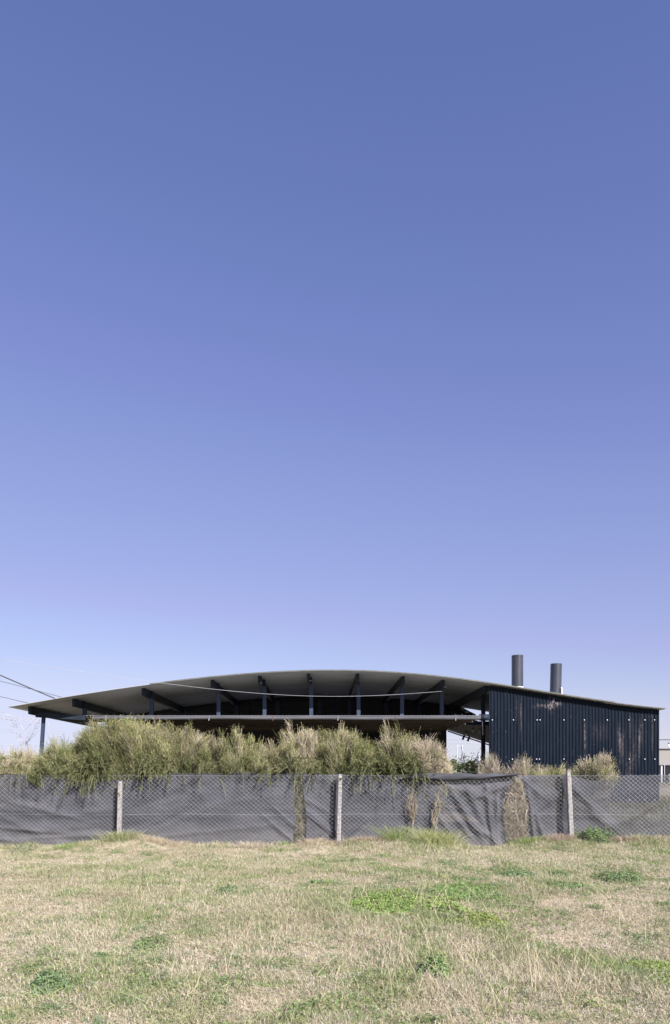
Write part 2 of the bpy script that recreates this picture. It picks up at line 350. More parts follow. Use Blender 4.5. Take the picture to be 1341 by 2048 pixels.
def stalk_field():
    """taller straw stalks standing out of the field"""
    cl = []
    tuft = [(890,1710,26),(900,1700,20),(750,1830,10),(860,1830,40),(820,1820,40),(990,1840,16),(1140,1950,40),(1110,1990,40),(720,1960,20),(820,1990,30),
            (560,1880,16),(630,1960,16),(960,1930,22),(1220,1850,24),(1020,1990,20),(930,2010,14),(100,1860,6),(330,1800,4),(300,2020,6),(365,1840,4),(520,1820,12),(655,1850,14),(430,1970,8)]
    for px, py, n in tuft:
        x, y, _ = gpos(px, py)
        for k in range(n): cl.append((x + R.gauss(0, .22), y + R.gauss(0, .22), R.uniform(.16, .42)))
    for k in range(300):
        y = 4.2 + 10.5*R.random(); x = (R.random()*2-1)*.5*y
        cl.append((x, y, R.uniform(.10, .26)))
    a = np.array(cl); N = len(a); K = 6; t = np.linspace(0, 1, K)[None, :, None]
    az = RN.random(N)*2*np.pi; ln = RN.uniform(.05, .6, N); cv = RN.uniform(0, .55, N)
    base = np.stack([a[:, 0], a[:, 1], th(a[:, 0], a[:, 1])], 1)[:, None]
    hd = np.stack([np.cos(az), np.sin(az), az*0], 1)[:, None]; L = a[:, 2][:, None, None]
    PT = base + L*t*np.array([0, 0, 1.])*(1-.25*(cv[:, None, None]*t)) + hd*L*(t*ln[:, None, None] + t*t*cv[:, None, None])
    w = np.full((N, K), .0026)*(1-.55*t[0, :, 0][None]) * (1 + a[:, 1][:, None]/16)
    c = np.array([.62,.53,.37])*RN.uniform(.7, 1.15, (N, 1)); CC = np.repeat(c[:, None], K, 1)
    return ribbons(PT, w, CC)
tag(veg('dry_stalks', [stalk_field()], M['dry']), 'thin pale straw stalks standing above the field grass', 'grass', kind='stuff')

def ground_cover():
    """small broad leaves scattered over the greener spots"""
    N = 90000; X, Y = blades(N, 4.0, 14.9, 1.3, .5)
    g = greenness(X, Y); c = sstep(.45, .62, fbm(X*1.6, Y*1.6, 81, 3))
    keep = RN.random(N) < (sstep(.30, .85, g)*.9*c + .02); X, Y = X[keep], Y[keep]; N = len(X)
    h = RN.uniform(.01, .07, N)*(.5+fbm(X*2, Y*2, 83, 2))
    nr = np.stack([RN.normal(size=N)*.5, RN.normal(size=N)*.5-.1, np.ones(N)], 1); nr /= np.linalg.norm(nr, axis=1, keepdims=True)
    col = np.array([.155,.215,.095])*RN.uniform(.6, 1.5, (N, 1)) + np.array([.05,.03,0])*RN.random((N, 1))
    return leaves(np.stack([X, Y, th(X, Y)+h], 1), nr, RN.uniform(.008, .017, N), col)
tag(veg('low_weeds', [ground_cover()], M['veg']), 'low broad leaved green weeds scattered among the dry grass', 'ground cover', kind='stuff')

def leafy_mound(name, px, py, hw, depth, h, n, size, col, label, cat, group=None, stems=0, spread=1.0, up=.9):
    n = int(n*.8); h = h*(.62 if h < .3 else .95); hw = hw*1.12
    x, y, _ = gpos(px, py); rx = hw*y/F
    z0 = float(th(x, y))
    e = empty(name, (x, y, z0), label, cat, group)
    r = np.sqrt(RN.random(n)); r = np.where(RN.random(n) < .3, r*RN.uniform(1, 1.45, n), r); a = RN.random(n)*2*np.pi
    edge = .55 + .75*vn(a*2.2, a*0+px, 5)*(.6+.8*vn(a*5, a*0+px, 6))
    X = x + rx*r*np.cos(a)*edge; Yv = y + depth*r*np.sin(a)*edge
    lump = .45 + .9*fbm((X-x)*5/spread+9, (Yv-y)*5/spread, int(px), 3)
    top = h*(.16+.84*np.sqrt(np.clip(1-(r)**2.4, 0.0, 1)))*lump*(.35+1.1*fbm(X*9, Yv*9, 7, 2))
    Z = th(X, Yv) + top*RN.random(n)**.45
    nr = np.stack([RN.normal(size=n)*.55+(X-x)/rx*.4, RN.normal(size=n)*.55-.25+(Yv-y)/depth*.3, np.full(n, up)], 1); nr /= np.linalg.norm(nr, axis=1, keepdims=True)
    cc = (np.array(col)*np.array([1.42,1.15,1.35])+.02)*RN.uniform(.6, 1.4, (n, 1)) + np.array([.05,.045,.0])*(RN.random((n, 1))**2)
    s = RN.uniform(.6, 1.3, n)*size*.82
    veg('foliage', [leaves(np.stack([X, Yv, Z], 1), nr, s, cc)], M['veg'], e)
    ns = max(30, n//25); i = RN.integers(0, n, ns); t = np.linspace(0, 1, 4)[None, :, None]
    tip = np.stack([X, Yv, Z], 1)[i][:, None]; b = np.stack([x+(X[i]-x)*.55, y+(Yv[i]-y)*.55, th(x+(X[i]-x)*.55, y+(Yv[i]-y)*.55)-.01], 1)[:, None]
    PT = b + (tip-b)*t + np.array([0, 0, 1.])*.12*h*np.sin(t*np.pi)
    veg('stems', [ribbons(PT, np.full((ns, 4), .004), np.tile(np.array([.2,.2,.11]), (ns, 4, 1)))], M['veg'], e)
    return e
leafy_mound('clover_patch', 800, 1812, 118, .62, .17, 12000, .015, (.14,.25,.062), 'largest bright green clover patch spreading across the middle of the field', 'clover', 'clover patches in the field', spread=2)
leafy_mound('clover_patch', 918, 1788, 78, .75, .14, 6500, .014, (.11,.22,.062), 'darker green clover patch joining the right end of the largest patch', 'clover', 'clover patches in the field', spread=2)
leafy_mound('clover_patch', 962, 1846, 60, .35, .09, 3000, .013, (.16,.24,.06), 'thin yellowish clover patch trailing below right of the largest patch', 'clover', 'clover patches in the field', spread=2)
leafy_mound('clover_patch', 700, 1826, 60, .35, .09, 2600, .013, (.12,.21,.06), 'small clover patch with dead stems at the left end of the largest patch', 'clover', 'clover patches in the field', spread=2)
leafy_mound('clover_patch', 1318, 1940, 60, .34, .10, 3600, .013, (.16,.26,.06), 'lime green clover patch cut by the right edge of the field', 'clover', 'clover patches in the field', spread=2)
leafy_mound('clover_patch', 1222, 1935, 45, .26, .08, 1900, .012, (.13,.22,.06), 'small clover patch left of the lime green one near the right edge', 'clover', 'clover patches in the field', spread=2)
leafy_mound('leafy_weed', 1186, 1696, 42, .38, .36, 3600, .021, (.085,.16,.062), 'bushy green weed growing at the foot of the rightmost concrete post', 'weed')
leafy_mound('leafy_weed', 1035, 1752, 36, .42, .17, 1700, .017, (.10,.18,.075), 'rounded weed clump in the open grass below the brush filled gap', 'weed', 'weed clumps in the field')
leafy_mound('leafy_weed', 1118, 1750, 22, .30, .15, 900, .016, (.10,.18,.075), 'small weed clump between two larger weed clumps on the right', 'weed', 'weed clumps in the field')
leafy_mound('leafy_weed', 1242, 1760, 42, .45, .24, 1800, .018, (.09,.165,.065), 'taller dark weed clump on the right with sprigs standing up', 'weed', 'weed clumps in the field')
leafy_mound('leafy_weed', 1148, 1780, 54, .34, .12, 2200, .014, (.10,.19,.07), 'wide flat weed clump below the small clump on the right', 'weed', 'weed clumps in the field')
leafy_mound('leafy_weed', 456, 1788, 24, .32, .13, 900, .017, (.11,.19,.085), 'grey green weed clump alone in the middle left of the field', 'weed', 'weed clumps in the field')
leafy_mound('leafy_weed', 48, 1702, 24, .32, .16, 800, .017, (.15,.20,.11), 'greyish weed clump close to the netting at the far left', 'weed', 'weed clumps in the field')
leafy_mound('leafy_weed', 632, 1768, 12, .16, .12, 260, .018, (.12,.21,.08), 'tiny upright weed sprig in pale grass left of the clover', 'weed', 'weed clumps in the field')
leafy_mound('leafy_weed', 872, 1948, 32, .18, .16, 1300, .016, (.10,.19,.065), 'weed clump in front of the clover among grey dead grass', 'weed', 'weed clumps in the field')
leafy_mound('leafy_weed', 98, 1970, 52, .26, .13, 2400, .015, (.09,.17,.07), 'dark weed clump at the lower left, the larger one there', 'weed', 'weed clumps in the field')
leafy_mound('leafy_weed', 205, 1925, 22, .18, .09, 700, .014, (.08,.16,.06), 'small dark weed clump above the larger lower left one', 'weed', 'weed clumps in the field')
leafy_mound('leafy_weed', 298, 1890, 30, .24, .12, 900, .014, (.11,.19,.075), 'pale speckled weed clump between lower left and centre', 'weed', 'weed clumps in the field')

def grass_tuft(px, py, hw, h, n, col, label, group='grass tufts at the fence foot'):
    x, y, _ = gpos(px, py); y = min(y, 14.85); x = PX(px, y); e = empty('grass_tuft', (x, y, float(th(x, y))), label, 'grass tuft', group)
    rx = hw*y/F
    bx = x + RN.normal(size=n)*rx*.38; by = y + RN.normal(size=n)*.12; L = RN.uniform(.5, 1.1, n)*h
    out = np.stack([(bx-x)/rx*.5 + RN.normal(size=n)*.22, RN.normal(size=n)*.25-.1, np.zeros(n)], 1)
    t = np.linspace(0, 1, 5)[None, :, None]; b = np.stack([bx, by, th(bx, by)], 1)[:, None]
    PT = b + L[:, None, None]*(np.array([0, 0, 1.])*(t-.28*t*t) + out[:, None]*(t*.5+t*t*.8))
    w = .006*(1-.8*t[0, :, 0])[None]*np.ones((n, 1)); c = np.array(col)*RN.uniform(.6, 1.35, (n, 1))
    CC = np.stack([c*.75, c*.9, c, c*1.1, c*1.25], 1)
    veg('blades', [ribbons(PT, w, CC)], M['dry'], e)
G1 = (.30,.36,.15); G2 = (.40,.42,.20)
grass_tuft(242, 1690, 48, .27, 800, (.34,.35,.19), 'broad pale green grass tuft at the foot of the leftmost concrete post')
grass_tuft(862, 1692, 34, .52, 800, G2, 'tall green grass tuft under the two twig bundles in the netting')
grass_tuft(790, 1686, 20, .52, 420, G1, 'narrow green grass tuft right of the middle concrete post')
grass_tuft(896, 1696, 22, .46, 520, G2, 'yellowish tall grass tuft right of the tall green tuft')
grass_tuft(570, 1690, 18, .16, 280, G1, 'small green grass tuft below the narrow netting gap')
grass_tuft(1058, 1686, 46, .20, 800, G1, 'low green grass tuft below the wide brush filled gap')
grass_tuft(136, 1700, 30, .14, 420, G1, 'flat green grass tuft near the netting at left')
def dry_heap(px, py, hw, h, n, col, label):
    grass_tuft(px, py, hw, h, n, col, label, 'dry grass heaps at the fence foot')
dry_heap(330, 1688, 60, .17, 1300, (.50,.43,.32), 'straw coloured grass heap right of the leftmost post')
dry_heap(505, 1698, 46, .20, 700, (.55,.48,.38), 'tangled pale dead stems at the netting foot left of the gap')
dry_heap(730, 1690, 60, .19, 1500, (.42,.34,.26), 'brownish dry grass heap right of the middle post')
dry_heap(640, 1692, 44, .15, 900, (.50,.42,.31), 'straw heap between the narrow gap and the middle post')
dry_heap(1118, 1688, 44, .20, 900, (.42,.33,.27), 'brownish dry grass heap left of the rightmost post')
dry_heap(1275, 1686, 90, .19, 1900, (.42,.33,.26), 'long brown dry grass heap right of the leafy weed')

# ------------------------------------------------------------------ chain link fence with concrete posts
fence = empty('chain_link_fence', (0, FY, 0.1), 'galvanised diamond mesh fence on leaning concrete posts', 'fence')
def mesh_top(x): return 1.445 + .006*np.sin(x*1.3)
def build_mesh():
    x0, x1, pw, ph = -8.6, 9.2, .0478, .084
    n = int((x1-x0)/pw); K = 37; rad = .0018
    i = np.arange(K); V = []; Q = []; cnt = 0
    for s in range(n):
        xc = x0 + s*pw; zt = mesh_top(xc)
        z = zt - i*ph/2; ok = np.ones(K, bool)
        x = xc + np.where((i+s) % 2 == 0, 0, pw) + .004*vn(i*.5+s*7, i*0, 5) + .012*np.sin(z*2+xc*.7)
        y = FY + .02 + np.where(i % 2 == (s % 2), .0, .004) + .012*np.sin(xc*.9)
        zz = z + .010*np.sin(xc*1.1) + .004*vn(i*.3+s*3, i*0+2, 8)
        P0 = np.stack([x, y, zz], 1)
        for k in range(3):
            a = 2*np.pi*k/3; V.append(P0 + np.array([0*np.cos(a), np.cos(a), np.sin(a)])*rad*1.15 + np.array([np.sin(a)*rad*.3, 0, 0]))
        b = cnt + np.arange(K-1)
        for k in range(3):
            k2 = (k+1) % 3; Q.append(np.stack([b+k*K, b+k2*K, b+k2*K+1, b+k*K+1], 1))
        cnt += 3*K
    V = np.concatenate(V); Q = np.concatenate(Q)
    return np_mesh('wire_mesh', V, np.full(len(Q), 4), Q, M['wire'], fence)
build_mesh()
for zy, sag in ((1.435, .006), (.66, .02)):
    pts = [(x, FY+.012, zy + sag*math.sin(x*1.7)*.5) for x in np.linspace(-8.6, 9.2, 60)]
    MB().tube(pts, .0020, 4).build('tension_wire', M['wire'], fence)
def post(px_top, py_top, px_bot, w, label):
    t = P(px_top, py_top, FY-.07); b = P(px_bot, 1706, FY-.07); m = MB()
    pts = [b + (t-b)*k/14 for k in range(15)]; n = 8; v = []; f = []
    for j, p in enumerate(pts):
        s = w/2*(1-.10*j/14) * (1+.03*R.uniform(-1, 1)); c = s*.72
        if j == 14: s *= .8; c = s*.6
        for a, bb in ((-c,-s),(c,-s),(s,-c),(s,c),(c,s),(-c,s),(-s,c),(-s,-c)): v.append(p + Vector((a+R.uniform(-.0015,.0015), bb, 0)))
    for j in range(14):
        for k in range(n): f.append((j*n+k, j*n+(k+1) % n, (j+1)*n+(k+1) % n, (j+1)*n+k))
    f.append(tuple(14*n+k for k in range(n)))
    m.add(v, f); o = m.build('post', M['concrete'], fence); o["label"] = label
    for fz in (.35, .62, .93):
        tw = MB(); c = b + (t-b)*fz; tw.tube([c + Vector((math.cos(a)*w*.56, math.sin(a)*w*.56, .004*math.sin(3*a))) for a in np.linspace(0, 2*math.pi, 13)], .0022, 4)
        tw.build('wire_tie', M['wire'], o)
post(241, 1562, 238, .092, 'short weathered concrete post under the big shrub')
post(681, 1548, 677, .086, 'speckled pale concrete post leaning slightly right')
post(1137, 1540, 1144, .095, 'grey concrete post with rounded top leaning left')

# shade netting: three sheets hung behind the mesh, with gaps where the brush pushes through
def zpy(z): return CY - (z-CAM_Z)*F/(FY+.1)
def interp(tbl, v):
    t = np.array(tbl, float); return np.interp(v, t[:, 0], t[:, 1])
def cloth(name, left, right, top, bot, fold, sheer, label, nx=260, nz=110):
    """left/right: (py -> px) tables, top/bot: (px -> py) tables"""
    Y0 = FY+.15; u = np.linspace(0, 1, nx)[None]; v = np.linspace(0, 1, nz)[:, None]
    py = 1548 + v*(1692-1548); L = interp(left, py[:, 0])[:, None]; Rr = interp(right, py[:, 0])[:, None]
    px = L + (Rr-L)*u; T = interp(top, px.ravel()).reshape(px.shape); B = interp(bot, px.ravel()).reshape(px.shape)
    T = T + .7*np.sin(px*.05) + 4.5*(fbm(px*.022, px*0+5, 181, 3)-.42)
    py2 = T + v*(B-T); d = 1.5*fold(px, py2) + .04*(fbm(px*.022, py2*.03, 171, 5)-.5) + .022*(fbm(px*.07+py2*.04, py2*.09, 173, 5)-.5)*sstep(0, .12, v)
    Y = Y0 - d; X = PX(px, Y0); Z = PZ(py2, Y0)
    sh = np.clip(sheer(px, py2) + .05*(fbm(px*.03, py2*.05, 91, 3)-.5), 0, .9)
    return tag(grid(name, np.stack([X, Y+0*X, Z], -1), M['cloth'], attrs={'sheer': sh}), label, 'shade netting', 'shade netting sheets on the fence')
def ridge(px, py, x0, y0, ang, w, amp, ln=1e9):
    c, s = math.cos(ang), math.sin(ang); a = (px-x0)*c + (py-y0)*s; b = -(px-x0)*s + (py-y0)*c
    return amp*np.exp(-(b/w)**2)*np.exp(-(a/ln)**2)
def folds_a(px, py):
    d = .016*fbm(px*.012, py*.05, 101, 4)
    for k, (cx, r, am) in enumerate(((120, 260, .05), (120, 232, .04), (120, 205, .035), (430, 300, .02))):
        rr = np.hypot((px-cx)*.62, (py-1400)); d = d + am*.6*np.exp(-((rr-r-30+14*fbm(px*.01, px*0, k))/7)**2)*(.4+.6*vn(px*.012, py*0+k, 7))
    for x0, y0, a, w, am, ln in ((60,1660,.08,5,.03,90),(150,1672,-.05,4,.025,110),(320,1640,-.45,7,.035,60),(90,1620,.25,6,.03,80),(400,1665,-.1,5,.015,160),(560,1660,.7,4,.03,40),(575,1640,.75,4,.025,40),(20,1640,.4,6,.03,60),(350,1600,-.3,8,.02,70)):
        d = d + ridge(px, py, x0, y0, a, w, am, ln)
    return np.clip(d, -.01, .078)
def folds_b(px, py):
    d = .014*fbm(px*.02, py*.03, 111, 4)
    for x0, y0, a, w, am, ln in ((640,1640,.62,4,.03,60),(650,1655,.62,4,.03,60),(632,1610,.5,5,.02,50),(715,1655,-.72,3.5,.045,38),(768,1615,-.9,4,.02,70),
        (700,1600,-1.1,6,.02,50),(930,1625,1.0,7,.07,60),(950,1610,1.15,8,.05,60),(915,1640,.9,6,.05,40),(978,1620,1.45,5,.06,60),(992,1635,1.6,5,.06,50),(1002,1610,1.9,5,.05,40),
        (960,1660,.6,7,.05,30),(985,1655,1.3,6,.06,40),(890,1650,.95,6,.03,50),(940,1585,.3,7,.04,60),(985,1580,-.35,6,.05,50),(870,1600,.9,8,.02,60)):
        d = d + ridge(px, py, x0, y0, a, w, am, ln)
    return np.clip(d, -.02, .075)
def folds_c(px, py):
    d = .016*fbm(px*.02, py*.04, 121, 4)
    for x0, y0, a, w, am, ln in ((1062,1640,1.45,5,.06,60),(1078,1650,1.25,6,.05,40),(1100,1600,-.6,7,.04,60),(1070,1580,.7,6,.03,40),(1180,1610,.7,8,.04,60),(1200,1640,.6,8,.04,50),
        (1160,1590,.9,6,.03,40),(1240,1640,-.45,9,.04,80),(1300,1610,-.6,9,.03,80),(1235,1590,-.2,7,.02,60)):
        d = d + ridge(px, py, x0, y0, a, w, am, ln)
    return np.clip(d, -.02, .078)
cloth('shade_netting', [(1548,-260),(1700,-260)], [(1548,601),(1560,594),(1585,589),(1610,589),(1640,592),(1665,587),(1692,586)],
      [(-260,1552),(0,1547),(60,1548),(110,1556),(200,1562),(300,1556),(350,1546),(600,1547)], [(-260,1700),(600,1700)], folds_a, lambda x, y: .10+0*x,
      'grey netting sheet left of the narrow gap, sagging in long folds', 420, 110)
cloth('shade_netting', [(1548,602),(1570,605),(1590,609),(1630,614),(1665,613),(1692,610)], [(1548,1031),(1562,1031),(1578,1022),(1592,1008),(1620,1004),(1650,1010),(1692,1014)],
      [(600,1547),(700,1548),(800,1552),(1031,1552)], [(600,1700),(1031,1700)], folds_b, lambda x, y: .10+0*x,
      'middle grey netting sheet between the two gaps, crumpled at its right end', 420, 110)
cloth('shade_netting', [(1548,1032),(1562,1034),(1580,1046),(1600,1054),(1640,1053),(1692,1056)], [(1548,1640),(1692,1640)],
      [(1032,1551),(1140,1550),(1160,1556),(1190,1561),(1225,1560),(1250,1553),(1341,1550),(1640,1550)], [(1030,1700),(1640,1700)], folds_c,
      lambda x, y: .13 + .10*sstep(1050, 1110, x)*(y < 1600) + .14*sstep(1170, 1260, x) + .08*sstep(1290, 1330, x),
      'right hand grey netting sheet, sheer enough to see weeds through', 420, 110)
def roll():
    n = 70; m = 12; V = []
    for i in range(n):
        t = i/(n-1); px = 806 + 228*t; py = interp([(0,1555),(.12,1552),(.3,1553.5),(.6,1554),(.85,1551.5),(1,1549)], t) + .6*math.sin(t*30)
        hh = float(interp([(0,.015),(.08,.05),(.3,.065),(.6,.062),(.8,.05),(1,.022)], t)); c = P(px, py, FY+.02)
        for k in range(m):
            a = 2*math.pi*k/m; rr = 1 + .28*(vn(k*1.3, t*9, 7)-.5)*2
            V.append((c.x, c.y + math.cos(a)*.055*rr, c.z + math.sin(a)*hh*rr + .012*math.sin(t*22+k)))
    G = np.array(V).reshape(n, m, 3); G = np.concatenate([G, G[:, :1]], 1)
    return tag(grid('netting_fold', G, M['cloth'], attrs={'sheer': np.zeros(G.shape[0]*G.shape[1])}), 'dark netting bunched and folded over the fence top', 'netting fold')
roll()

# ------------------------------------------------------------------ shrubs
OL = np.array([.165,.195,.085]); YE = np.array([.46,.40,.15]); TAN = np.array([.44,.375,.305]); GY = np.array([.285,.29,.18])
def shrub(name, pxs, top, base_y, label, depth=.75, Y=15.9, nb=70, nt=70, mix=(.45,.3,.25), lean=(0, 0), droop=10, tw=(.10,.26), w=.0085, cat='shrub', group='shrubs behind the fence', root_z=None, bright=1.0, low=None):
    """pxs: (left, right) outline in px; top: [(px, py)...] the crown's upper outline"""
    x0, x1 = pxs; rng = RN; cxp = (x0+x1)/2; rx = PX(cxp, Y); rz = float(th(rx, Y)) if root_z is None else root_z
    e = empty(name, (rx, Y, rz), label, cat, group)
    root = np.array([rx - lean[0], Y, rz])
    n = int(nb*1.15); nc = max(4, int((x1-x0)/9)); ccx = x0+(x1-x0)*(np.arange(nc)+rng.random(nc))/nc; chh = rng.random(nc)**.8; ccy = rng.normal(size=nc)*depth*.40
    ci = rng.integers(0, nc, n); px = np.clip(ccx[ci]+rng.normal(size=n)*(9.5 if x0 < 400 else 6.5), x0, x1); tp = interp(top, px) + (4+6*rng.random(nc)-6*(rng.random(nc) < .3))[ci]
    dep = ccy[ci]+rng.normal(size=n)*.12; hf = np.clip(np.where(rng.random(n) < .55, chh[ci]*.75+.25, rng.random(n)**.6)+rng.normal(size=n)*.07, 0, 1.02)
    Yb = Y + dep
    ztop = CAM_Z - (tp-CY)*Yb/F - .12 + .06*rng.normal(size=n)
    zlow = (CAM_Z - (float(low or 1552)-CY)*Yb/F) - .12
    z = zlow + (ztop-zlow)*hf
    ed = np.abs((px-cxp)/((x1-x0)/2)); z = np.where(ed > .8, zlow + (ztop-zlow)*hf*(1-.4*(ed-.8)/.2), z)
    tip = np.stack([PX(px, Yb), Yb, z], 1)
    t = np.linspace(0, 1, 7)[None, :, None]
    mid = np.array([0, 0, 1.])*(.10+.12*rng.random((n, 1, 1)))
    r0 = root + rng.normal(size=(n, 3))*np.array([(x1-x0)/F*Y*.16, .12, 0])
    BR = r0[:, None]*(1-t) + tip[:, None]*t + mid*np.sin(t*np.pi) * np.sign(.5)
    parts = [ribbons(BR, .012*(1-.65*t[0, :, 0])[None]*np.ones((n, 1)), np.tile(TAN*.62, (n, 7, 1)))]
    # twigs along every branch
    nt = int(nt*2.3); N = n*nt; bi = np.repeat(np.arange(n), nt); s = .35 + .65*rng.random(N)**.7; k = np.minimum((s*6).astype(int), 5); fr = s*6-k
    b = BR[bi, k]*(1-fr)[:, None] + BR[bi, k+1]*fr[:, None]
    tan = BR[bi, k+1]-BR[bi, k]; tan /= np.linalg.norm(tan, axis=1, keepdims=True)
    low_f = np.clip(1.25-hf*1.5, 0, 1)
    pd = np.stack([(px-cxp)/((x1-x0)/2)*.55 + rng.normal(size=n)*.42 + lean[1]*1.5, rng.normal(size=n)*.35-.10-.45*low_f, .85-.35*low_f+rng.normal(size=n)*.15], 1); pd /= np.linalg.norm(pd, axis=1, keepdims=True)
    d = tan*.25 + pd[bi]*.95 + rng.normal(size=(N, 3))*np.array([.34, .34, .26]); d /= np.linalg.norm(d, axis=1, keepdims=True)
    L = rng.uniform(tw[0]*.6, tw[1]*.85, N); tt = np.linspace(0, 1, 4)[None, :, None]
    b = b + rng.normal(size=(N, 3))*.035
    cur = np.stack([rng.normal(size=N)*.08, rng.normal(size=N)*.08, rng.uniform(-.05, .25, N)], 1)
    PT = b[:, None] + L[:, None, None]*(d[:, None]*tt + cur[:, None]*tt*tt)
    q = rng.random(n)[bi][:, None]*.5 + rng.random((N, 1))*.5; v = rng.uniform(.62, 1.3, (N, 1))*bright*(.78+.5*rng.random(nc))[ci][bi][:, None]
    m0, m1, m2 = mix; m0 = m0 + .45*(low_f[bi][:, None]-.35)*(m0 > .15); c = np.where(q < m0, OL*(1-.35*low_f[bi][:, None]), np.where(q < m0+m1, GY*.8+YE*.2, TAN))*v  # low branches get darker green, shading inside the shrub put into the colour
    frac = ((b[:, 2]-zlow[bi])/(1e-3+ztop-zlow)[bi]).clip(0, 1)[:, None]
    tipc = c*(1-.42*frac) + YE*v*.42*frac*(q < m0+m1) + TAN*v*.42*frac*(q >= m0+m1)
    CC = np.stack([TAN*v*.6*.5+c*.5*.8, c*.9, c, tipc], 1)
    ws = w*.66*rng.uniform(.6, 1.2, (N, 1))*np.array([[.55, 1, 1, .6]])
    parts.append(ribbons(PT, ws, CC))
    # bud clusters at the tips
    sel = rng.random(N) < .5; tp3 = PT[sel, -1]; nn = len(tp3)
    parts.append(leaves(tp3, rng.normal(size=(nn, 3))+np.array([0, -.6, .6]), rng.uniform(.006, .013, nn), tipc[sel]*1.1))
    # fine leaves along the twigs
    for st_ in (1, 2, 3):
        sel = (rng.random(N) < .5) & (q[:, 0] < m0[:, 0]+m1 if hasattr(m0, 'shape') and np.ndim(m0) else q[:, 0] < m0+m1); pz = PT[sel, st_] + rng.normal(size=(int(sel.sum()), 3))*.012
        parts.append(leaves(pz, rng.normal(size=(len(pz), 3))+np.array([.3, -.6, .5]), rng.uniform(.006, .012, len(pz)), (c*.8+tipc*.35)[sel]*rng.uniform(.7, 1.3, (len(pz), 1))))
    # arching sprays that fall over the fence
    if droop:
        nd = int(droop*1.8); ncl = max(1, int((x1-x0)/34)); cc_ = x0+(x1-x0)*rng.random(ncl); sx = np.clip(cc_[rng.integers(0, ncl, nd)]+rng.normal(size=nd)*9, x0, x1); K = 9; t2 = np.linspace(0, 1, K)[None, :, None]
        st = np.stack([PX(sx, 15.45), 15.4+.15*rng.random(nd), CAM_Z+rng.uniform(.0, .30, nd)], 1)[:, None]
        reach = rng.uniform(.45, .75, (nd, 1, 1)); drop = .04+.62*rng.random((nd, 1, 1))**2.2; sd = rng.normal(size=(nd, 1, 1))*.22
        PD = st + np.concatenate([sd*t2, -reach*np.sin(t2*np.pi/2), .06*np.sin(t2*np.pi)-drop*t2**2.2], 2)
        parts.append(ribbons(PD, np.full((nd, K), .008), np.tile(GY*.75, (nd, K, 1))))
        M2 = nd*26; di = np.repeat(np.arange(nd), 26); kk = rng.integers(2, K-1, M2); bb = PD[di, kk]
        dd = PD[di, kk+1]-PD[di, kk]; dd /= np.linalg.norm(dd, axis=1, keepdims=True); dd = dd + rng.normal(size=(M2, 3))*.4; LL = rng.uniform(.05, .13, M2)
        PT2 = bb[:, None] + 0 + LL[:, None, None]*(dd[:, None]*tt + np.array([0, 0, .35])*tt*tt)
        PT2[:, :, 1] = np.minimum(PT2[:, :, 1], 15.5); c2 = (OL*np.array([.8,.74,.8])*rng.uniform(.6, 1.3, (M2, 1)))
        parts.append(ribbons(PT2, np.full((M2, 4), .009), np.stack([c2, c2, c2*1.1, c2*1.15+YE*.08], 1)))
    veg('twigs', parts, M['veg'], e)
    # stems down to the ground
    m = MB()
    for i in range(7):
        q0 = Vector((root[0]+R.gauss(0, .10), Y+R.gauss(0, .08), rz-.03)); q1 = Vector(BR[R.randrange(n), 3])
        mdl = (q0+q1)/2 + Vector((R.gauss(0, .05), R.gauss(0, .05), 0)); m.tube([q0, mdl, q1], [.022, .016, .010], 5)
    m.build('stem', M['wood'], e)
    return e
shrub('broom_shrub', (-25,82), [(-25,1508),(0,1500),(30,1494),(55,1492),(82,1512)], 0, 'pale yellow beige shrub beside the left roof post', nb=85, nt=75, mix=(.16,.42,.42), Y=16.2, bright=1.12)
shrub('broom_shrub', (66,190), [(66,1520),(90,1492),(105,1468),(150,1462),(190,1462)], 0, 'grey green shrub just right of the left roof post', nb=110, nt=85, mix=(.6,.3,.1), droop=12, lean=(0,-.12))
shrub('broom_shrub', (150,335), [(150,1462),(170,1440),(185,1436),(215,1448),(245,1428),(262,1440),(300,1440),(320,1436),(335,1462)], 0, 'widest and tallest olive shrub whose sprays hang over the leftmost post', nb=230, nt=95, mix=(.55,.37,.08), droop=70, Y=15.8, tw=(.12,.30), lean=(.0,-.05))
shrub('broom_shrub', (300,425), [(300,1462),(325,1452),(365,1444),(395,1458),(412,1466),(425,1480)], 0, 'olive shrub with bent pale boughs just above the netting, right of the widest', nb=135, nt=90, mix=(.42,.38,.2), droop=10)
shrub('broom_shrub', (405,535), [(405,1482),(430,1466),(465,1458),(490,1462),(515,1478),(535,1486)], 0, 'shrub with bright green skirt and grey feathery top, left of centre', nb=120, nt=85, mix=(.5,.28,.22), droop=6, lean=(0,.05))
shrub('broom_shrub', (518,590), [(518,1488),(545,1468),(575,1462),(590,1462)], 0, 'narrow golden green shrub behind the narrow netting gap', nb=75, nt=80, mix=(.36,.46,.18), droop=5, Y=16.1)
shrub('broom_shrub', (565,640), [(565,1470),(585,1450),(600,1447),(620,1458),(632,1466),(640,1476)], 0, 'fan shaped grey tan shrub above the narrow netting gap', nb=95, nt=85, mix=(.32,.28,.40), droop=8, lean=(0,-.1))
shrub('broom_shrub', (632,748), [(632,1478),(650,1460),(690,1456),(706,1458),(728,1474),(748,1492)], 0, 'round green shrub straight above the middle concrete post', nb=140, nt=95, mix=(.66,.22,.12), droop=20, Y=15.75)
shrub('broom_shrub', (745,835), [(745,1500),(765,1485),(776,1448),(790,1444),(806,1458),(835,1470)], 0, 'shrub with a tall spiky plume pointing up left, right of the round one', nb=120, nt=85, mix=(.5,.25,.25), droop=22, lean=(.0,-.16), tw=(.12,.3))
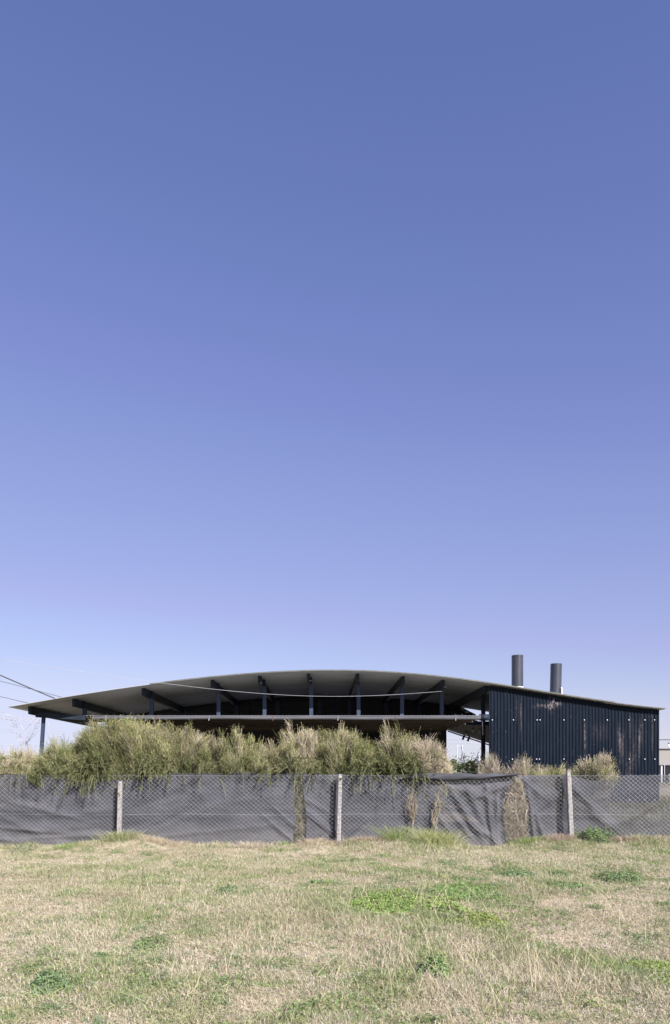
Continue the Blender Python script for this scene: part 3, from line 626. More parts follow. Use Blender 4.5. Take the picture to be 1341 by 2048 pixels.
shrub('broom_shrub', (822,893), [(822,1470),(845,1468),(866,1478),(885,1490),(893,1508)], 0, 'dry brownish shrub at the edge of the open doorway', nb=95, nt=90, mix=(.08,.27,.65), droop=3, Y=16.1, bright=1.05)
shrub('broom_shrub', (966,1012), [(966,1516),(978,1496),(990,1500),(1012,1522)], 0, 'dry arching beige shrub against the left end of the metal wall', nb=30, nt=26, mix=(.04,.2,.76), droop=0, Y=16.3, lean=(0,-.1))
shrub('broom_shrub', (1008,1090), [(1008,1536),(1028,1522),(1036,1514),(1050,1496),(1062,1516),(1072,1512),(1090,1530)], 0, 'sparse dry stalks above the wide brush filled gap', nb=26, nt=20, mix=(.10,.25,.65), droop=0, Y=16.3)
shrub('broom_shrub', (1075,1138), [(1075,1540),(1100,1530),(1115,1526),(1138,1538)], 0, 'low green yellow shrub touching the left side of the rightmost post', nb=34, nt=50, mix=(.4,.4,.2), droop=0, Y=16.3)
shrub('broom_shrub', (1146,1228), [(1146,1530),(1165,1512),(1185,1504),(1205,1508),(1228,1514)], 0, 'yellow beige shrub right of the rightmost post before the metal wall', nb=58, nt=50, mix=(.2,.42,.38), droop=2, Y=16.2, bright=1.1)
# leafy bush in the opening
def leaf_bush(name, pxs, top, Y, n, size, col, label, bottom=1552):
    x0, x1 = pxs; px = x0+(x1-x0)*RN.random(n); tp = interp(top, px); cx = PX((x0+x1)/2, Y); z0 = float(th(cx, Y)); e = empty(name, (cx, Y, z0), label, 'shrub')
    Yb = Y+RN.normal(size=n)*.3; zt = CAM_Z-(tp-CY)*Yb/F; cl = fbm(px*.12, Yb*3, 131, 3); z = (zt)*(RN.random(n)**.5)+z0*(1-RN.random(n)**.5)*0; z = z0 + (zt-z0)*RN.random(n)**.5*(.75+.4*cl)
    cc = np.array(col)*RN.uniform(.5, 1.5, (n, 1)); nr = RN.normal(size=(n, 3))+np.array([0, -.5, .7]); nr /= np.linalg.norm(nr, axis=1, keepdims=True)
    veg('leaves', [leaves(np.stack([PX(px, Yb), Yb, z], 1), nr, RN.uniform(.7, 1.3, n)*size, cc)], M['veg'], e)
    m = MB()
    for i in range(9):
        a = Vector((cx+R.gauss(0, .12), Y, z0-.02)); b = Vector((PX(R.uniform(x0, x1), Y), Y+R.gauss(0, .2), PZ(R.uniform(1490, 1530), Y))); m.tube([a, (a+b)/2+Vector((R.gauss(0,.05),0,.05)), b], [.015,.01,.005], 5)
    m.build('stem', M['wood'], e)
leaf_bush('leafy_shrub', (895,972), [(895,1522),(915,1512),(925,1508),(945,1510),(972,1518)], 18.6, 1900, .022, (.17,.20,.13), 'small leaved dark green shrub in the open doorway')
def brush(name, pts, n, Y, col, label, L=(.10,.3), w=.008, cat='brush', group=None, dy=.08, up=.6):
    """tangle of twigs inside a px outline: pts = [(py, pxl, pxr)]"""
    t = np.array(pts, float); py = t[0, 0]+(t[-1, 0]-t[0, 0])*RN.random(n); l = np.interp(py, t[:, 0], t[:, 1]); r = np.interp(py, t[:, 0], t[:, 2]); px = l+(r-l)*RN.random(n)
    cx = PX(px.mean(), Y); e = empty(name, (cx, Y, float(th(cx, Y))), label, cat, group)
    b = np.stack([PX(px, Y), Y+RN.normal(size=n)*dy, PZ(py, Y)], 1); d = RN.normal(size=(n, 3))*np.array([.6, .35, .7])+np.array([0, -.1, up]); d /= np.linalg.norm(d, axis=1, keepdims=True)
    LL = RN.uniform(*L, n); tt = np.linspace(0, 1, 5)[None, :, None]; cur = RN.normal(size=(n, 3))*.35
    PT = b[:, None] + LL[:, None, None]*(d[:, None]*(tt-.5) + cur[:, None]*(tt-.5)**2)
    lo = PX(np.interp(CY-(PT[:, :, 2]-CAM_Z)*F/Y, t[:, 0], t[:, 1]), Y); hi = PX(np.interp(CY-(PT[:, :, 2]-CAM_Z)*F/Y, t[:, 0], t[:, 2]), Y)
    PT[:, :, 0] = np.clip(PT[:, :, 0], lo-.09*RN.random((n, 1))**2, hi+.09*RN.random((n, 1))**2)
    c = np.array(col)[RN.integers(0, len(col), n)]*RN.uniform(.6, 1.25, (n, 1)); CC = np.repeat(c[:, None], 5, 1)
    veg('twigs', [ribbons(PT, w*RN.uniform(.5, 1.2, (n, 1))*np.ones((1, 5)), CC)], M['veg'], e)
    m = MB()
    for i in range(5):
        x = PX(R.uniform(t[-1, 1]+3, t[-1, 2]-3), Y); m.tube([(x, Y+.04, .0), (x+R.gauss(0,.03), Y+.03, .5), (PX(R.uniform(t[1, 1]+2, t[1, 2]-2), Y), Y+.03, PZ(t[1, 0], Y))], [.014,.011,.006], 5)
    m.build('stem', M['wood'], e)
brush('dry_brush', [(1560,1027,1038),(1580,1012,1044),(1600,1006,1052),(1640,1008,1052),(1680,1014,1054)], 2600, 15.16, [TAN*1.05, TAN*.8, GY, TAN*.95], 'pale dry brush bulging through the wide netting gap', dy=.07)
brush('dry_brush', [(1550,594,610),(1580,592,608),(1610,588,613),(1660,592,613),(1690,588,612)], 1100, 15.25, [TAN*.8, TAN*.6, GY*.8, OL*1.0], 'greenish brown brush filling the narrow netting gap', dy=.07, L=(.08,.2))
brush('twig_bundle', [(1582,821,829),(1600,812,838),(1618,816,834),(1642,824,828)], 75, 14.97, [np.array([.40,.27,.17]), TAN, GY], 'reddish brown twig bundle poking through the netting, left one', dy=.02, L=(.12,.32), w=.006, cat='twig bundle', group='twig bundles in the netting', up=1.1)
brush('twig_bundle', [(1572,880,896),(1600,870,888),(1636,862,880),(1656,866,870)], 85, 14.97, [TAN*1.1, GY*1.1], 'pale grey twig bundle poking through the netting, right one', dy=.02, L=(.14,.36), w=.006, cat='twig bundle', group='twig bundles in the netting', up=1.1)
# vegetation seen under and through the sheer netting
def bank():
    N = 26000; X = RN.uniform(3.5, 11.5, N); Y = 15.6 + 2.9*RN.random(N); Y = np.where(RN.random(N) < .3, 15.6+8*RN.random(N), Y); Z = th(X, Y)
    az = RN.random(N)*6.28; L = RN.uniform(.08, .30, N)*(.5+vn(X*1.5, Y*1.5, 7)); d = np.stack([np.cos(az)*.35, np.sin(az)*.35, np.ones(N)], 1)
    t = np.linspace(0, 1, 3)[None, :, None]; PT = np.stack([X, Y, Z], 1)[:, None] + L[:, None, None]*(d[:, None]*t - np.array([0, 0, .25])*t*t)
    c = np.where(RN.random((N, 1)) < .6, np.array([.16,.20,.08]), np.array([.38,.33,.2]))*RN.uniform(.6, 1.3, (N, 1))
    return ribbons(PT, np.full((N, 3), .009)*np.array([1, .8, .3]), np.repeat(c[:, None], 3, 1))
tag(veg('bank_grass', [bank()], M['veg']), 'rough green grass on the bank behind the sheer netting', 'grass', kind='stuff')

# ------------------------------------------------------------------ the pavilion
YR, YB, YP, YREAR, YG, YW = 17.6, 18.0, 18.66, 23.4, 16.6, 17.75
prof = [(16.5,1412.5),(60,1405),(101,1397.6),(203,1381),(330,1363.5),(421,1353),(518,1344.4),(616,1340.3),(660,1339.7),(711,1340.3),(807,1344.6),(888,1352.2),(974,1364.5),(1045,1374.6),(1130,1388.6),(1230,1403.4),(1331.5,1414.8)]
pp = np.array(prof); PRX = PX(pp[:, 0], YR); PRZ = PZ(pp[:, 1], YR)
pc = np.polyfit(PRX, PRZ, 7)
def zr(x):
    return np.polyval(pc, x)
XL, XR_ = PRX[0], PRX[-1]
GZ0 = .68
pav = empty('pavilion', (0, YP, GZ0), 'long dark pavilion with arched sheet roof and blue corrugated end wall', 'building')
def roof_sheet(name, x0, x1, y0, y1, dz, m, parent, nx=110):
    xs = np.linspace(x0, x1, nx); ny = int((y1-y0)/.076*6); ys = np.linspace(y0, y1, ny)
    XX, YY = np.meshgrid(xs, ys); ZZ = zr(XX) + dz + .009*np.sin(2*np.pi*YY/.076)
    top = np.stack([XX, YY, ZZ], -1); bot = np.stack([XX, YY, ZZ-.004], -1)
    A = ny; i = np.arange(A*nx).reshape(A, nx); q = np.stack([i[:-1, :-1], i[:-1, 1:], i[1:, 1:], i[1:, :-1]], -1).reshape(-1, 4); q2 = q[:, ::-1] + A*nx
    e1 = np.stack([i[0, :-1], i[0, :-1]+A*nx, i[0, 1:]+A*nx, i[0, 1:]], 1); e2 = np.stack([i[:-1, 0], i[1:, 0], i[1:, 0]+A*nx, i[:-1, 0]+A*nx], 1); e3 = np.stack([i[:-1, -1], i[:-1, -1]+A*nx, i[1:, -1]+A*nx, i[1:, -1]], 1)
    Q = np.concatenate([q, q2, e1, e2, e3]); return np_mesh(name, np.concatenate([top.reshape(-1, 3), bot.reshape(-1, 3)]), np.full(len(Q), 4), Q, m, parent, smooth=True)
xl2 = PX(1230, YR)
roof = roof_sheet('roof', XL, xl2, YR, YREAR, -.012, M['under'], pav)
roof2 = roof_sheet('roof', xl2-.25, XR_, YR+.01, YREAR, -.034, M['under'], pav, 30); roof2["label"] = 'lower lapping sheet at the right eave'
def trim(x0, x1, h, drop, name='roof_trim'):
    xs = np.linspace(x0, x1, 90); V = []; f = []
    for x in xs:
        z = float(zr(x)) + drop
        V += [(x, YR-.012, z-h), (x, YR-.012, z), (x, YR+.03, z), (x, YR+.03, z-h)]
    for i in range(len(xs)-1):
        for k in range(4): f.append((i*4+k, i*4+(k+1) % 4, (i+1)*4+(k+1) % 4, (i+1)*4+k))
    f.append((0,3,2,1)); n = len(V); f.append((n-4,n-3,n-2,n-1)); MB().add(V, f).build(name, M['trim'], roof)
trim(PX(300, YR), xl2, .030, .004); trim(xl2+.002, XR_, .020, -.016)
# beams and posts
beams = [(60,.16),(148,.15),(287,.15),(425,.075),(519.5,.075),(617.5,.075),(716,.07),(807,.07),(887,.07),(973,.08)]
for i, (px, bw) in enumerate(beams):
    x = PX(px, YB); z = float(zr(x)) - .032
    xa = max(x, XL+.32)
    MB().box((xa-bw/2 if bw < .1 else xa-.04, YB, z-.185), (xa+bw/2 if bw < .1 else xa+.04, YREAR-.06, z)).build('beam', M['paint'], pav)
    if i in (4, 5, 8, 9): MB().tube([(xa+.02, YB-.02, z-.17), (xa+.07, YB-.03, z-.172)], .009, 6).build('bracket', M['bracket'], pav)
posts = [(170,0),(304,0),(437.8,1),(529.8,0),(623,0),(717.6,1),(804.5,0),(883.9,0),(967,1)]
for px, full in posts:
    x = PX(px, YP); z1 = float(zr(x))-.215; z0 = GZ0 if full else PZ(1434, YP) - .0
    o = MB().box((x-.045, YP-.045, z0-.02), (x+.045, YP+.045, z1)).build('post', M['post'] if px < 900 else M['paint'], pav)
    MB().box((x-.06, YP-.055, z1), (x+.02, YP+.055, z1+.17)).build('cleat', M['paint'], o)
# leaning pole at the left end
a, b = P(88, 1432, 18.3), P(76, 1570, 18.3); b.z = GZ0-.05
o = MB().bar(b, a, .075).build('post', M['post'], pav); o["label"] = 'slightly leaning pole under the left roof tip'
MB().bar(P(73, 1430, 18.25), P(172, 1436, 18.25), .10, .11).build('beam', M['paint'], pav)
rear = [(473,0),(556,0),(640,0),(699,0),(773,0),(839,0),(905,0),(372,0)]
for px, _ in rear:
    x = PX(px, 22.9); MB().box((x-.05, 22.85, 2.95), (x+.05, 22.95, float(zr(x))-.2)).build('rear_post', M['post'], pav)
for px in (500, 672, 745, 810): 
    x = PX(px, 21.6); MB().bar((x, 21.6, 2.66), (x+.0, 22.0, float(zr(x))-.22), .06).build('strut', M['paint'], pav)
# rear clerestory wall, made of horizontal boards
def boards(x0, x1, y, z0, zf, step=.14):
    m = MB(); z = z0
    while z < 4.2:
        n = 24
        for i in range(n):
            xa = x0+(x1-x0)*i/n; xb = x0+(x1-x0)*(i+1)/n; zt = min(z+step-.012, zf((xa+xb)/2))
            if zt > z+.01: m.box((xa+.001*(i % 2), y+.002*(i % 2), z), (xb, y+.04, zt))
        z += step
    return m
boards(PX(240, YREAR), PX(922, YREAR), YREAR-.12, 3.0, lambda x: float(zr(x))-.04).build('rear_wall', M['core'], pav)
rw = MB(); xs_ = np.linspace(PX(240, YREAR), PX(922, YREAR), 40)
for xa_, xb_ in zip(xs_[:-1], xs_[1:]):
    za, zb_ = float(zr(xa_))-.016, float(zr(xb_))-.016
    y_ = YREAR-.07; rw.add([(xa_,y_,2.99),(xb_,y_,2.99),(xb_,y_,zb_),(xa_,y_,za),(xa_,y_+.04,2.99),(xb_,y_+.04,2.99),(xb_,y_+.04,zb_),(xa_,y_+.04,za)], [(0,1,2,3),(7,6,5,4)])
rw.build('rear_lining', M['core'], pav)
# core room under the lower roof
cx0, cx1, cy = PX(308, 20.9), PX(893.5, 20.9), 20.9
core = MB(); core.box((cx0, cy, GZ0-.05), (cx1, cy+.12, 2.704)); core.box((cx1-.12, cy+.122, GZ0-.05), (cx1, 23.3, 2.70)); core.box((cx0, cy+.122, GZ0-.05), (cx0+.12, 23.3, 2.70))
core = core.build('room_wall', M['core'], pav)
sh = MB()
for k in range(6): sh.box((PX(730, 20.85), 20.80, 2.05+.09*k), (PX(762, 20.85), 20.87, 2.065+.09*k))
sh.build('louvre', M['paint'], core)
b0 = P(875, 1462, 20.8); MB().box((b0.x, 20.80, b0.z-.11), (b0.x+.11, 20.895, b0.z)).build('outlet_box', M['greyopen'], core)
MB().tube([P(879, 1466, 20.795), P(879, 1466, 20.80)], .025, 10).build('socket', M['bracket'], core)
# lower roof: corrugations run back from the gutter
lx0, lx1 = PX(168, YG), PX(960, YG); zl = PZ(1431.5, YG)
nx = int((lx1-lx0)/.0765*8); xs = np.linspace(lx0, lx1, nx); ys = np.linspace(YG-.03, 20.9, 6); XX, YY = np.meshgrid(xs, ys)
ZZ = zl + .011*np.sin(2*np.pi*XX/.0765) + .0*(YY-YG)
tp = np.stack([XX, YY, ZZ], -1); bt = np.stack([XX, YY, ZZ-.005], -1); ii = np.arange(6*nx).reshape(6, nx)
q = np.stack([ii[:-1, :-1], ii[:-1, 1:], ii[1:, 1:], ii[1:, :-1]], -1).reshape(-1, 4); e1 = np.stack([ii[0, :-1], ii[0, :-1]+6*nx, ii[0, 1:]+6*nx, ii[0, 1:]], 1)
Q = np.concatenate([q, q[:, ::-1]+6*nx, e1]); low = np_mesh('lower_roof', np.concatenate([tp.reshape(-1, 3), bt.reshape(-1, 3)]), np.full(len(Q), 4), Q, mat('lower_sheet_top', (.17,.17,.18), .6, .2, ((.12,.12,.12), 6)), pav, smooth=True)
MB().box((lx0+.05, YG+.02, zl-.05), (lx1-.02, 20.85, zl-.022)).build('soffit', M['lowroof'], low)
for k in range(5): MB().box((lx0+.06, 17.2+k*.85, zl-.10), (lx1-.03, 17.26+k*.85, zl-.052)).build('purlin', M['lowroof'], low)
# gutter
gr, gz = .043, PZ(1435.5, YG)-.002; gx0, gx1 = PX(188, YG), PX(960, YG); m = MB(); V = []; f = []
n = 12; N = 40
for i in range(N+1):
    x = gx0+(gx1-gx0)*i/N; sag = .006*math.sin(i*.6)-.004*math.cos(i*.23)
    for rr in (gr, gr-.004):
        for k in range(n+1):
            a = math.pi*k/n; V.append((x, YG-.075-math.cos(a)*rr*1.2, gz+sag+.035-math.sin(a)*rr*1.9))
        
w = 2*(n+1)
for i in range(N):
    for s in (0, n+1):
        for k in range(n): f.append((i*w+s+k, (i+1)*w+s+k, (i+1)*w+s+k+1, i*w+s+k+1))
    f.append((i*w, (i+1)*w, (i+1)*w+n+1, i*w+n+1)); f.append((i*w+n, i*w+2*n+1, (i+1)*w+2*n+1, (i+1)*w+n))
gut = MB().add(V, f, True).build('gutter', M['gutter'], pav)
m = MB(); m.box((gx0, YG-.134, gz+.028), (gx1, YG-.124, gz+.040)); m.build('gutter_lip', M['gutter'], gut)
for px, k in ((213,0),(313,1),(418.8,0),(547,1),(676.5,0),(792,1),(911.9,0)):
    x = PX(px, YG-.1); mm = MB(); mm.tube([(x, YG-.075-math.cos(a)*(gr*1.2+.004), gz+.035-math.sin(a)*(gr*1.9+.004)) for a in np.linspace(0, math.pi, 9)], .007, 5)
    mm.bar((x, YG-.12, gz+.036), (x, YG+.02, gz+.045), .012); mm.bar((x-.003, YG-.118, gz-.02), (x-.004, YG-.118, gz-.07), .012); mm.build('gutter_bracket', M['rust'] if k else M['bracket'], gut)
mm = MB(); xx = gx1; mm.add([(xx+.001, YG-.075, gz+.035)] + [(xx+.001, YG-.075-math.cos(math.pi*k/10)*gr*1.2, gz+.035-math.sin(math.pi*k/10)*gr*1.9) for k in range(11)], [(0, k, k+1) for k in range(1, 11)]); mm.build('gutter_end', M['bracket'], gut)
# drum shaped header and pipe between gutter end and metal wall
MB().tube([P(959, 1435, 17.3), P(979.5, 1435, 17.3)], .075, 14).build('header_pipe', M['paint'], pav)
MB().tube([P(965, 1440, 17.3), P(965.5, 1452, 17.3), P(966, 1470, 17.4)], .006, 5).build('conduit', M['gutter'], pav)
# sloping grey ceiling of the right bay
def czx(X): return 2.757-.322*(X-4.06)
XA, XB = 3.40, 5.9; ms = MB()
for i in range(12):
    x0 = XA+(XB-XA)*i/12; x1 = XA+(XB-XA)*(i+1)/12
    ms.add([(x0,19.0,czx(x0)),(x1,19.0,czx(x1)),(x1,23.0,czx(x1)),(x0,23.0,czx(x0)),(x0,19.0,czx(x0)+.03),(x1,19.0,czx(x1)+.03),(x1,23.0,czx(x1)+.03),(x0,23.0,czx(x0)+.03)],
           [(0,3,2,1),(4,5,6,7),(0,1,5,4),(2,3,7,6)])
ceil = ms.build('ceiling', M['ceiling'], pav)
MB().box((3.45, 18.9, 2.70), (5.4, 18.98, 2.79)).build('ceiling_beam', M['paint'], ceil)
MB().bar(P(896, 1462, 22.6), P(985, 1492, 22.6), .035).build('light_rail', M['darkwire'], ceil)
# end wall of corrugated sheets
wx0, wx1 = PX(979, YW), PX(1319, YW); pitch = (wx1-wx0)/52; cols = 52*8+1; rows = 110
xs = np.linspace(wx0, wx1, cols); zb = PZ(1606, YW); vv = np.linspace(0, 1, rows)[:, None]
XX = np.tile(xs, (rows, 1)); ZT = zr(xs)[None]-.05; ZZ = zb+(ZT-zb)*vv
prof_w = np.sin(2*np.pi*(XX-wx0)/pitch); YY = YW + .007*(np.floor((XX-wx0)/(pitch*12)) % 2) + .011*prof_w + .003*vn(XX*2, ZZ*2, 5)
PXX = CX + XX*F/YW; PYY = CY-(ZZ-CAM_Z)*F/YW
wear = np.zeros_like(XX)
st = fbm(PXX*.55, PYY*.035, 141, 4)
def patch(x, y, w_, h_, s):
    return s*np.exp(-np.abs((PXX-x)/w_)**3 - np.abs((PYY-y)/h_)**3)
brk = sstep(.40, .62, st); fine = sstep(.45, .6, fbm(PXX*.5, PYY*.3, 151, 3))
wear += patch(1104,1408,5,14,1.0)*fine + patch(1112,1404,10,6,1.0)*fine + patch(1092,1412,22,4,.5)*fine
for x, y, w_, h_, s in ((1239,1474,2.6,26,.75),(1245,1490,5,30,.35),(1262,1450,2,26,.5),(1268,1500,6,40,.22),(1279,1490,2.2,36,.6),(1284,1460,3,30,.3),(1305,1462,2,34,.5),(1171,1478,1.6,34,.7),(1042,1436,1.2,38,.6),(1034,1420,1,20,.5),(1099,1540,20,8,.15),(1258,1540,8,30,.18),(1075,1420,1,18,.35),(1200,1465,16,16,.14),(1166,1530,1,14,.4),(1262,1520,1,30,.5)):
    wear += patch(x, y, w_, h_, s*1.1)*(.35+.65*brk)*(.3+.7*fine)
wear = np.clip(wear, 0, 1)*.8
wall = grid('end_wall', np.stack([XX, YY, ZZ], -1), M['clad'], pav, attrs={'wear': wear})
def screws(m):
    for y, lst in ((1440,(985,1027,1074.5,1080.5,1128,1169,1215,1258,1290,1309.5)),(1518.3,(1025,1073.5,1079.3,1128,1168,1215,1259,1290,1310)),(1600,(1025,1079,1128,1168,1215,1259,1290,1310))):
        for x in lst:
            c = P(x, y, YW-.012); m.tube([c, c+Vector((0,-.006,0)), c+Vector((0,-.012,0))], [.0135,.013,.008], 8)
screws_m = MB(); screws(screws_m); screws_m.build('screw', M['screw'], wall)
side = MB()
for k in range(50):
    y0 = YW+.03+k*.11; side.box((wx1-.03-.012*(k % 2), y0, zb), (wx1-.006-.012*(k % 2), y0+.11, float(zr(wx1-.03))-.05))
side.build('side_wall', M['paint'], pav)
MB().box((5.45, 23.1, zb), (wx1-.04, 23.2, 3.0)).build('back_wall', M['paint'], pav)
MB().box((wx0+.02, YW+.05, zb+.02), (wx0+.10, YW+.13, float(zr(wx0))-.06)).build('corner_post', M['paint'], pav)
for y in (1440, 1518.3, 1599):
    z = PZ(y, YW); MB().box((wx0+.11, YW+.02, z-.03), (wx1-.05, YW+.07, z+.03)).build('rail', M['paint'], pav)
# flue pipes
for px, pyt, Yc, r, tilt in ((1035.2,1311,18.15,.137,(.001,0)),(1112,1328,18.55,.137,(.022,0))):
    x = PX(px, Yc); zt = PZ(pyt, Yc); z0 = float(zr(x))-.05; n = 28; m = MB(); pts = []
    H = zt-z0; xo = -.03*0
    outer = [((x+tilt[0]*(k/8-.5)*2*.5, Yc, z0+H*k/8)) for k in range(9)]
    m.tube(outer, r, n, cap=False); inner = [(outer[-1][0], Yc, zt-.001), (outer[-1][0], Yc, zt-.25)]; m.tube(inner, r-.006, n, cap=False)
    V = []; 
    for k in range(n):
        a = 2*math.pi*k/n
        for rr in (r, r-.006): V.append((outer[-1][0]+math.cos(a)*rr, Yc+math.sin(a)*rr, zt))
    m.add(V, [(2*k, 2*((k+1) % n), 2*((k+1) % n)+1, 2*k+1) for k in range(n)])
    fl = m.build('flue_pipe', M['flue'], roof)
    m = MB(); m.tube([(outer[-1][0], Yc, zt-.045), (outer[-1][0], Yc, zt-.035)], r+.002, n); m.build('flue_seam', M['flue'], roof)
    m = MB(); m.tube([(x-.01, Yc, float(zr(x))-.02), (x, Yc, float(zr(x))+.055), (x, Yc, float(zr(x))+.08)], [r+.07, r+.022, r+.002], n); m.build('flashing', M['seal'], roof)
m = MB(); c = P(1121.5, 1385, 18.5); m.box((c.x-.012, 18.38, c.z-.1), (c.x+.012, 18.42, c.z+.08)); m.tube([(c.x-.008, 18.40, c.z+.085), (c.x-.008, 18.40, c.z+.115)], [.024,.016], 8); m.build('vent_cap', M['seal'], roof)

# lamps hanging in the right bay
def spot(px, py, label):
    c = P(px, py, 22.6); e = empty('spotlight', c, label, 'spotlight', 'spotlights under the sloping ceiling')
    MB().tube([c+Vector((0,0,.10)), c+Vector((0,0,.05))], .012, 6).build('bracket', M['darkwire'], e)
    MB().tube([c+Vector((.03,0,.05)), c+Vector((-.01,-.02,.0)), c+Vector((-.04,-.04,-.06))], [.02,.03,.035], 10).build('lamp_head', M['paint'], e)
spot(928, 1475, 'dark spotlight tilted left on the rail, left one'); spot(938, 1478, 'dark spotlight on the rail, right one')
sl = empty('string_light', P(945, 1450, 19.4), 'string of clear bulbs drooping below the sloping ceiling', 'string light')
pts = [(925,1452),(928,1460),(933,1465),(945,1466),(958,1464),(968,1456)]
MB().tube([P(x, y, 19.4) for x, y in pts], .006, 4).build('cable', M['darkwire'], sl)
for x, y in ((933,1465),(946.5,1459),(960,1460)):
    c = P(x, y, 19.4); o = MB().tube([c+Vector((0,0,.05)), c+Vector((0,0,-.01))], [.016,.02], 8).build('lamp_holder', M['darkwire'], sl)
    MB().tube([c+Vector((0,0,-.01)), c+Vector((0,0,-.035)), c+Vector((0,0,-.06)), c+Vector((0,0,-.085))], [.018,.035,.036,.01], 10).build('bulb', M['glass'], sl)
# climbing plant resting on the right bay's roof
n = 1300; X = RN.uniform(PX(908, 21.5), PX(950, 21.5), n); Y = 21.5+RN.normal(size=n)*.25; tz = interp([(908,1412),(925,1416),(950,1429)], CX+X*F/Y)
zt = CAM_Z-(tz-CY)*Y/F; Z = zt-.35*RN.random(n)**1.5
e = empty('vine', (PX(930, 21.5), 21.5, 2.8), 'dark tangled vine on top of the sloping bay roof', 'vine')
nr = RN.normal(size=(n, 3)); nr /= np.linalg.norm(nr, axis=1, keepdims=True)
veg('leaves', [leaves(np.stack([X, Y, Z], 1), nr, RN.uniform(.02, .04, n), np.array([.035,.045,.03])*RN.uniform(.6, 1.6, (n, 1)))], M['veg'], e)

# ------------------------------------------------------------------ cables, pylon and far buildings
def cable(pts, r, m, label, cat='cable', group=None):
    """pts: list of (px, py, Y); smoothed"""
    A = np.array([tuple(P(*p)) for p in pts]); t = np.linspace(0, 1, len(A)); tt = np.linspace(0, 1, 40); deg = min(3, len(A)-1)
    cs = [np.polyval(np.polyfit(t, A[:, k], deg), tt) for k in range(3)]
    return tag(MB().tube(list(zip(*cs)), r, 6).build('cable', m), label, cat, group)
cable([(-420,1255,13.5),(0,1311,14.8),(300,1367,15.7),(450,1383,16.2),(620,1391,16.8),(760,1389.5,17.3),(887,1383,17.95)], .0037, M['palewire'], 'white service cable sagging across the front of the arched roof')
cable([(-300,1215,26),(0,1350,29),(108,1396,30),(180,1428,31)], .024, M['darkwire'], 'thick black cable coming down behind the left roof tip', group='cables left of the roof')
cable([(-300,1290,34),(0,1362,36),(122,1394,38),(260,1428,40)], .012, M['darkwire'], 'thin dark cable crossing the thick black one', group='cables left of the roof')
cable([(-300,1333,34),(0,1393,36),(56,1406,38),(200,1432,42)], .012, M['darkwire'], 'lowest thin dark cable meeting the roof tip', group='cables left of the roof')
YT = 120.0; tw = empty('pylon', (PX(50, YT), YT, .6), 'pale steel lattice pylon far away at the left', 'pylon')
def tp_(x, y, dy=0): return P(x/11.175, 1400+y/11.175, YT) + Vector((0, dy, 0))
def lattice(name, lines, th_=.10, web=False):
    m = MB()
    for dy in (-.7, .7):
        for L in lines:
            for a, b in zip(L[:-1], L[1:]): m.bar(tp_(*a, dy), tp_(*b, dy), th_)
    for L in lines:
        for a in L[::2]: m.bar(tp_(*a, -.7), tp_(*a, .7), th_*.7)
    return m.build(name, M['lattice'], tw)
def zig(A, B, n):
    out = []
    for k in range(n+1):
        s = A if k % 2 == 0 else B; t = k/n*(len(s)-1); i = min(int(t), len(s)-2); f = t-i
        out.append((s[i][0]*(1-f)+s[i+1][0]*f, s[i][1]*(1-f)+s[i+1][1]*f))
    return out
topc = [(-180,405),(170,362),(910,435),(1105,520)]; botc = [(-180,420),(20,425),(930,495),(1105,520)]
lattice('crossarm', [topc, botc, zig(topc[1:3], botc[1:3], 15)], .055)
lattice('earth_peak', [[(230,372),(118,285),(170,380)], [(118,285),(330,385)], [(870,432),(905,370),(960,450)]], .04)
lo1 = [(240,450),(330,740),(500,960),(600,1030)]; li1 = [(320,455),(350,640),(430,780),(560,960)]
ro1 = [(850,490),(760,760),(600,930),(540,1030)]; ri1 = [(760,490),(730,690),(640,840),(540,960)]
lattice('leg', [lo1, li1, zig(lo1, li1, 12)], .048); lattice('leg', [ro1, ri1, zig(ro1, ri1, 12)], .042)
bl = [(470,1000),(400,1640)]; br = [(640,1000),(720,1640)]; lattice('tower_body', [bl, br, zig(bl, br, 7), zig(br, bl, 7)], .05)
for L in ([(430,520),(550,680),(700,540)], [(1100,520),(1090,740)], [(-150,420),(-155,640)]):
    MB().tube([tp_(*p) for p in L], .06, 5).build('insulator', M['lattice'], tw)
for i, (a, b, lab) in enumerate((((-400,1455),(1500,1478),'faint conductor line hanging from the pylon centre'),((-400,1462),(1500,1490),'faint conductor line hanging from the pylon arm'),((-400,1492.5),(1500,1494.5),'faint level line low beside the pylon'))):
    cable([(a[0],a[1],YT),(50,(1461,1466,1492.3)[i],YT),(700,(1477,1482,1497)[i],YT),(b[0],b[1],YT)], .020, M['farwire'], lab, group='far power lines')
for i, y in enumerate((1462.2, 1466, 1473, 1476)):
    cable([(1250,y+1,75),(1341,y-.5,75),(1600,y-9,75)], .012, M['farwire'], ('topmost','second','third','fourth')[i]+' of the thin lines right of the metal wall', group='lines right of the metal wall')
cable([(1250,1479.6,70),(1341,1479.4,70),(1600,1477,70)], .04, M['darkwire'], 'darkest line with loops above the beige building')
cable([(860,1479,80),(930,1478.8,80),(1010,1480,80)], .035, M['farwire'], 'thin line crossing the doorway sky', group='lines in the doorway sky')
cable([(860,1487.5,80),(930,1487,80),(1010,1488,80)], .028, M['farwire'], 'lower thin line crossing the doorway sky', group='lines in the doorway sky')
e = empty('utility_pole', (PX(958, 80), 80, .6), 'slim distant utility pole seen through the doorway', 'pole')
MB().tube([(PX(958, 80), 80, .6), P(958, 1499, 80)], .10, 8).build('shaft', M['lattice'], e)
MB().bar(P(955.5, 1503, 80), P(960.5, 1503, 80), .12).bar(P(956, 1508, 80), P(960, 1508, 80), .10).build('crossbar', M['lattice'], e)
e = empty('utility_pole', (PX(920, 110), 110, .6), 'paired far poles with crossbar seen through the doorway', 'pole')
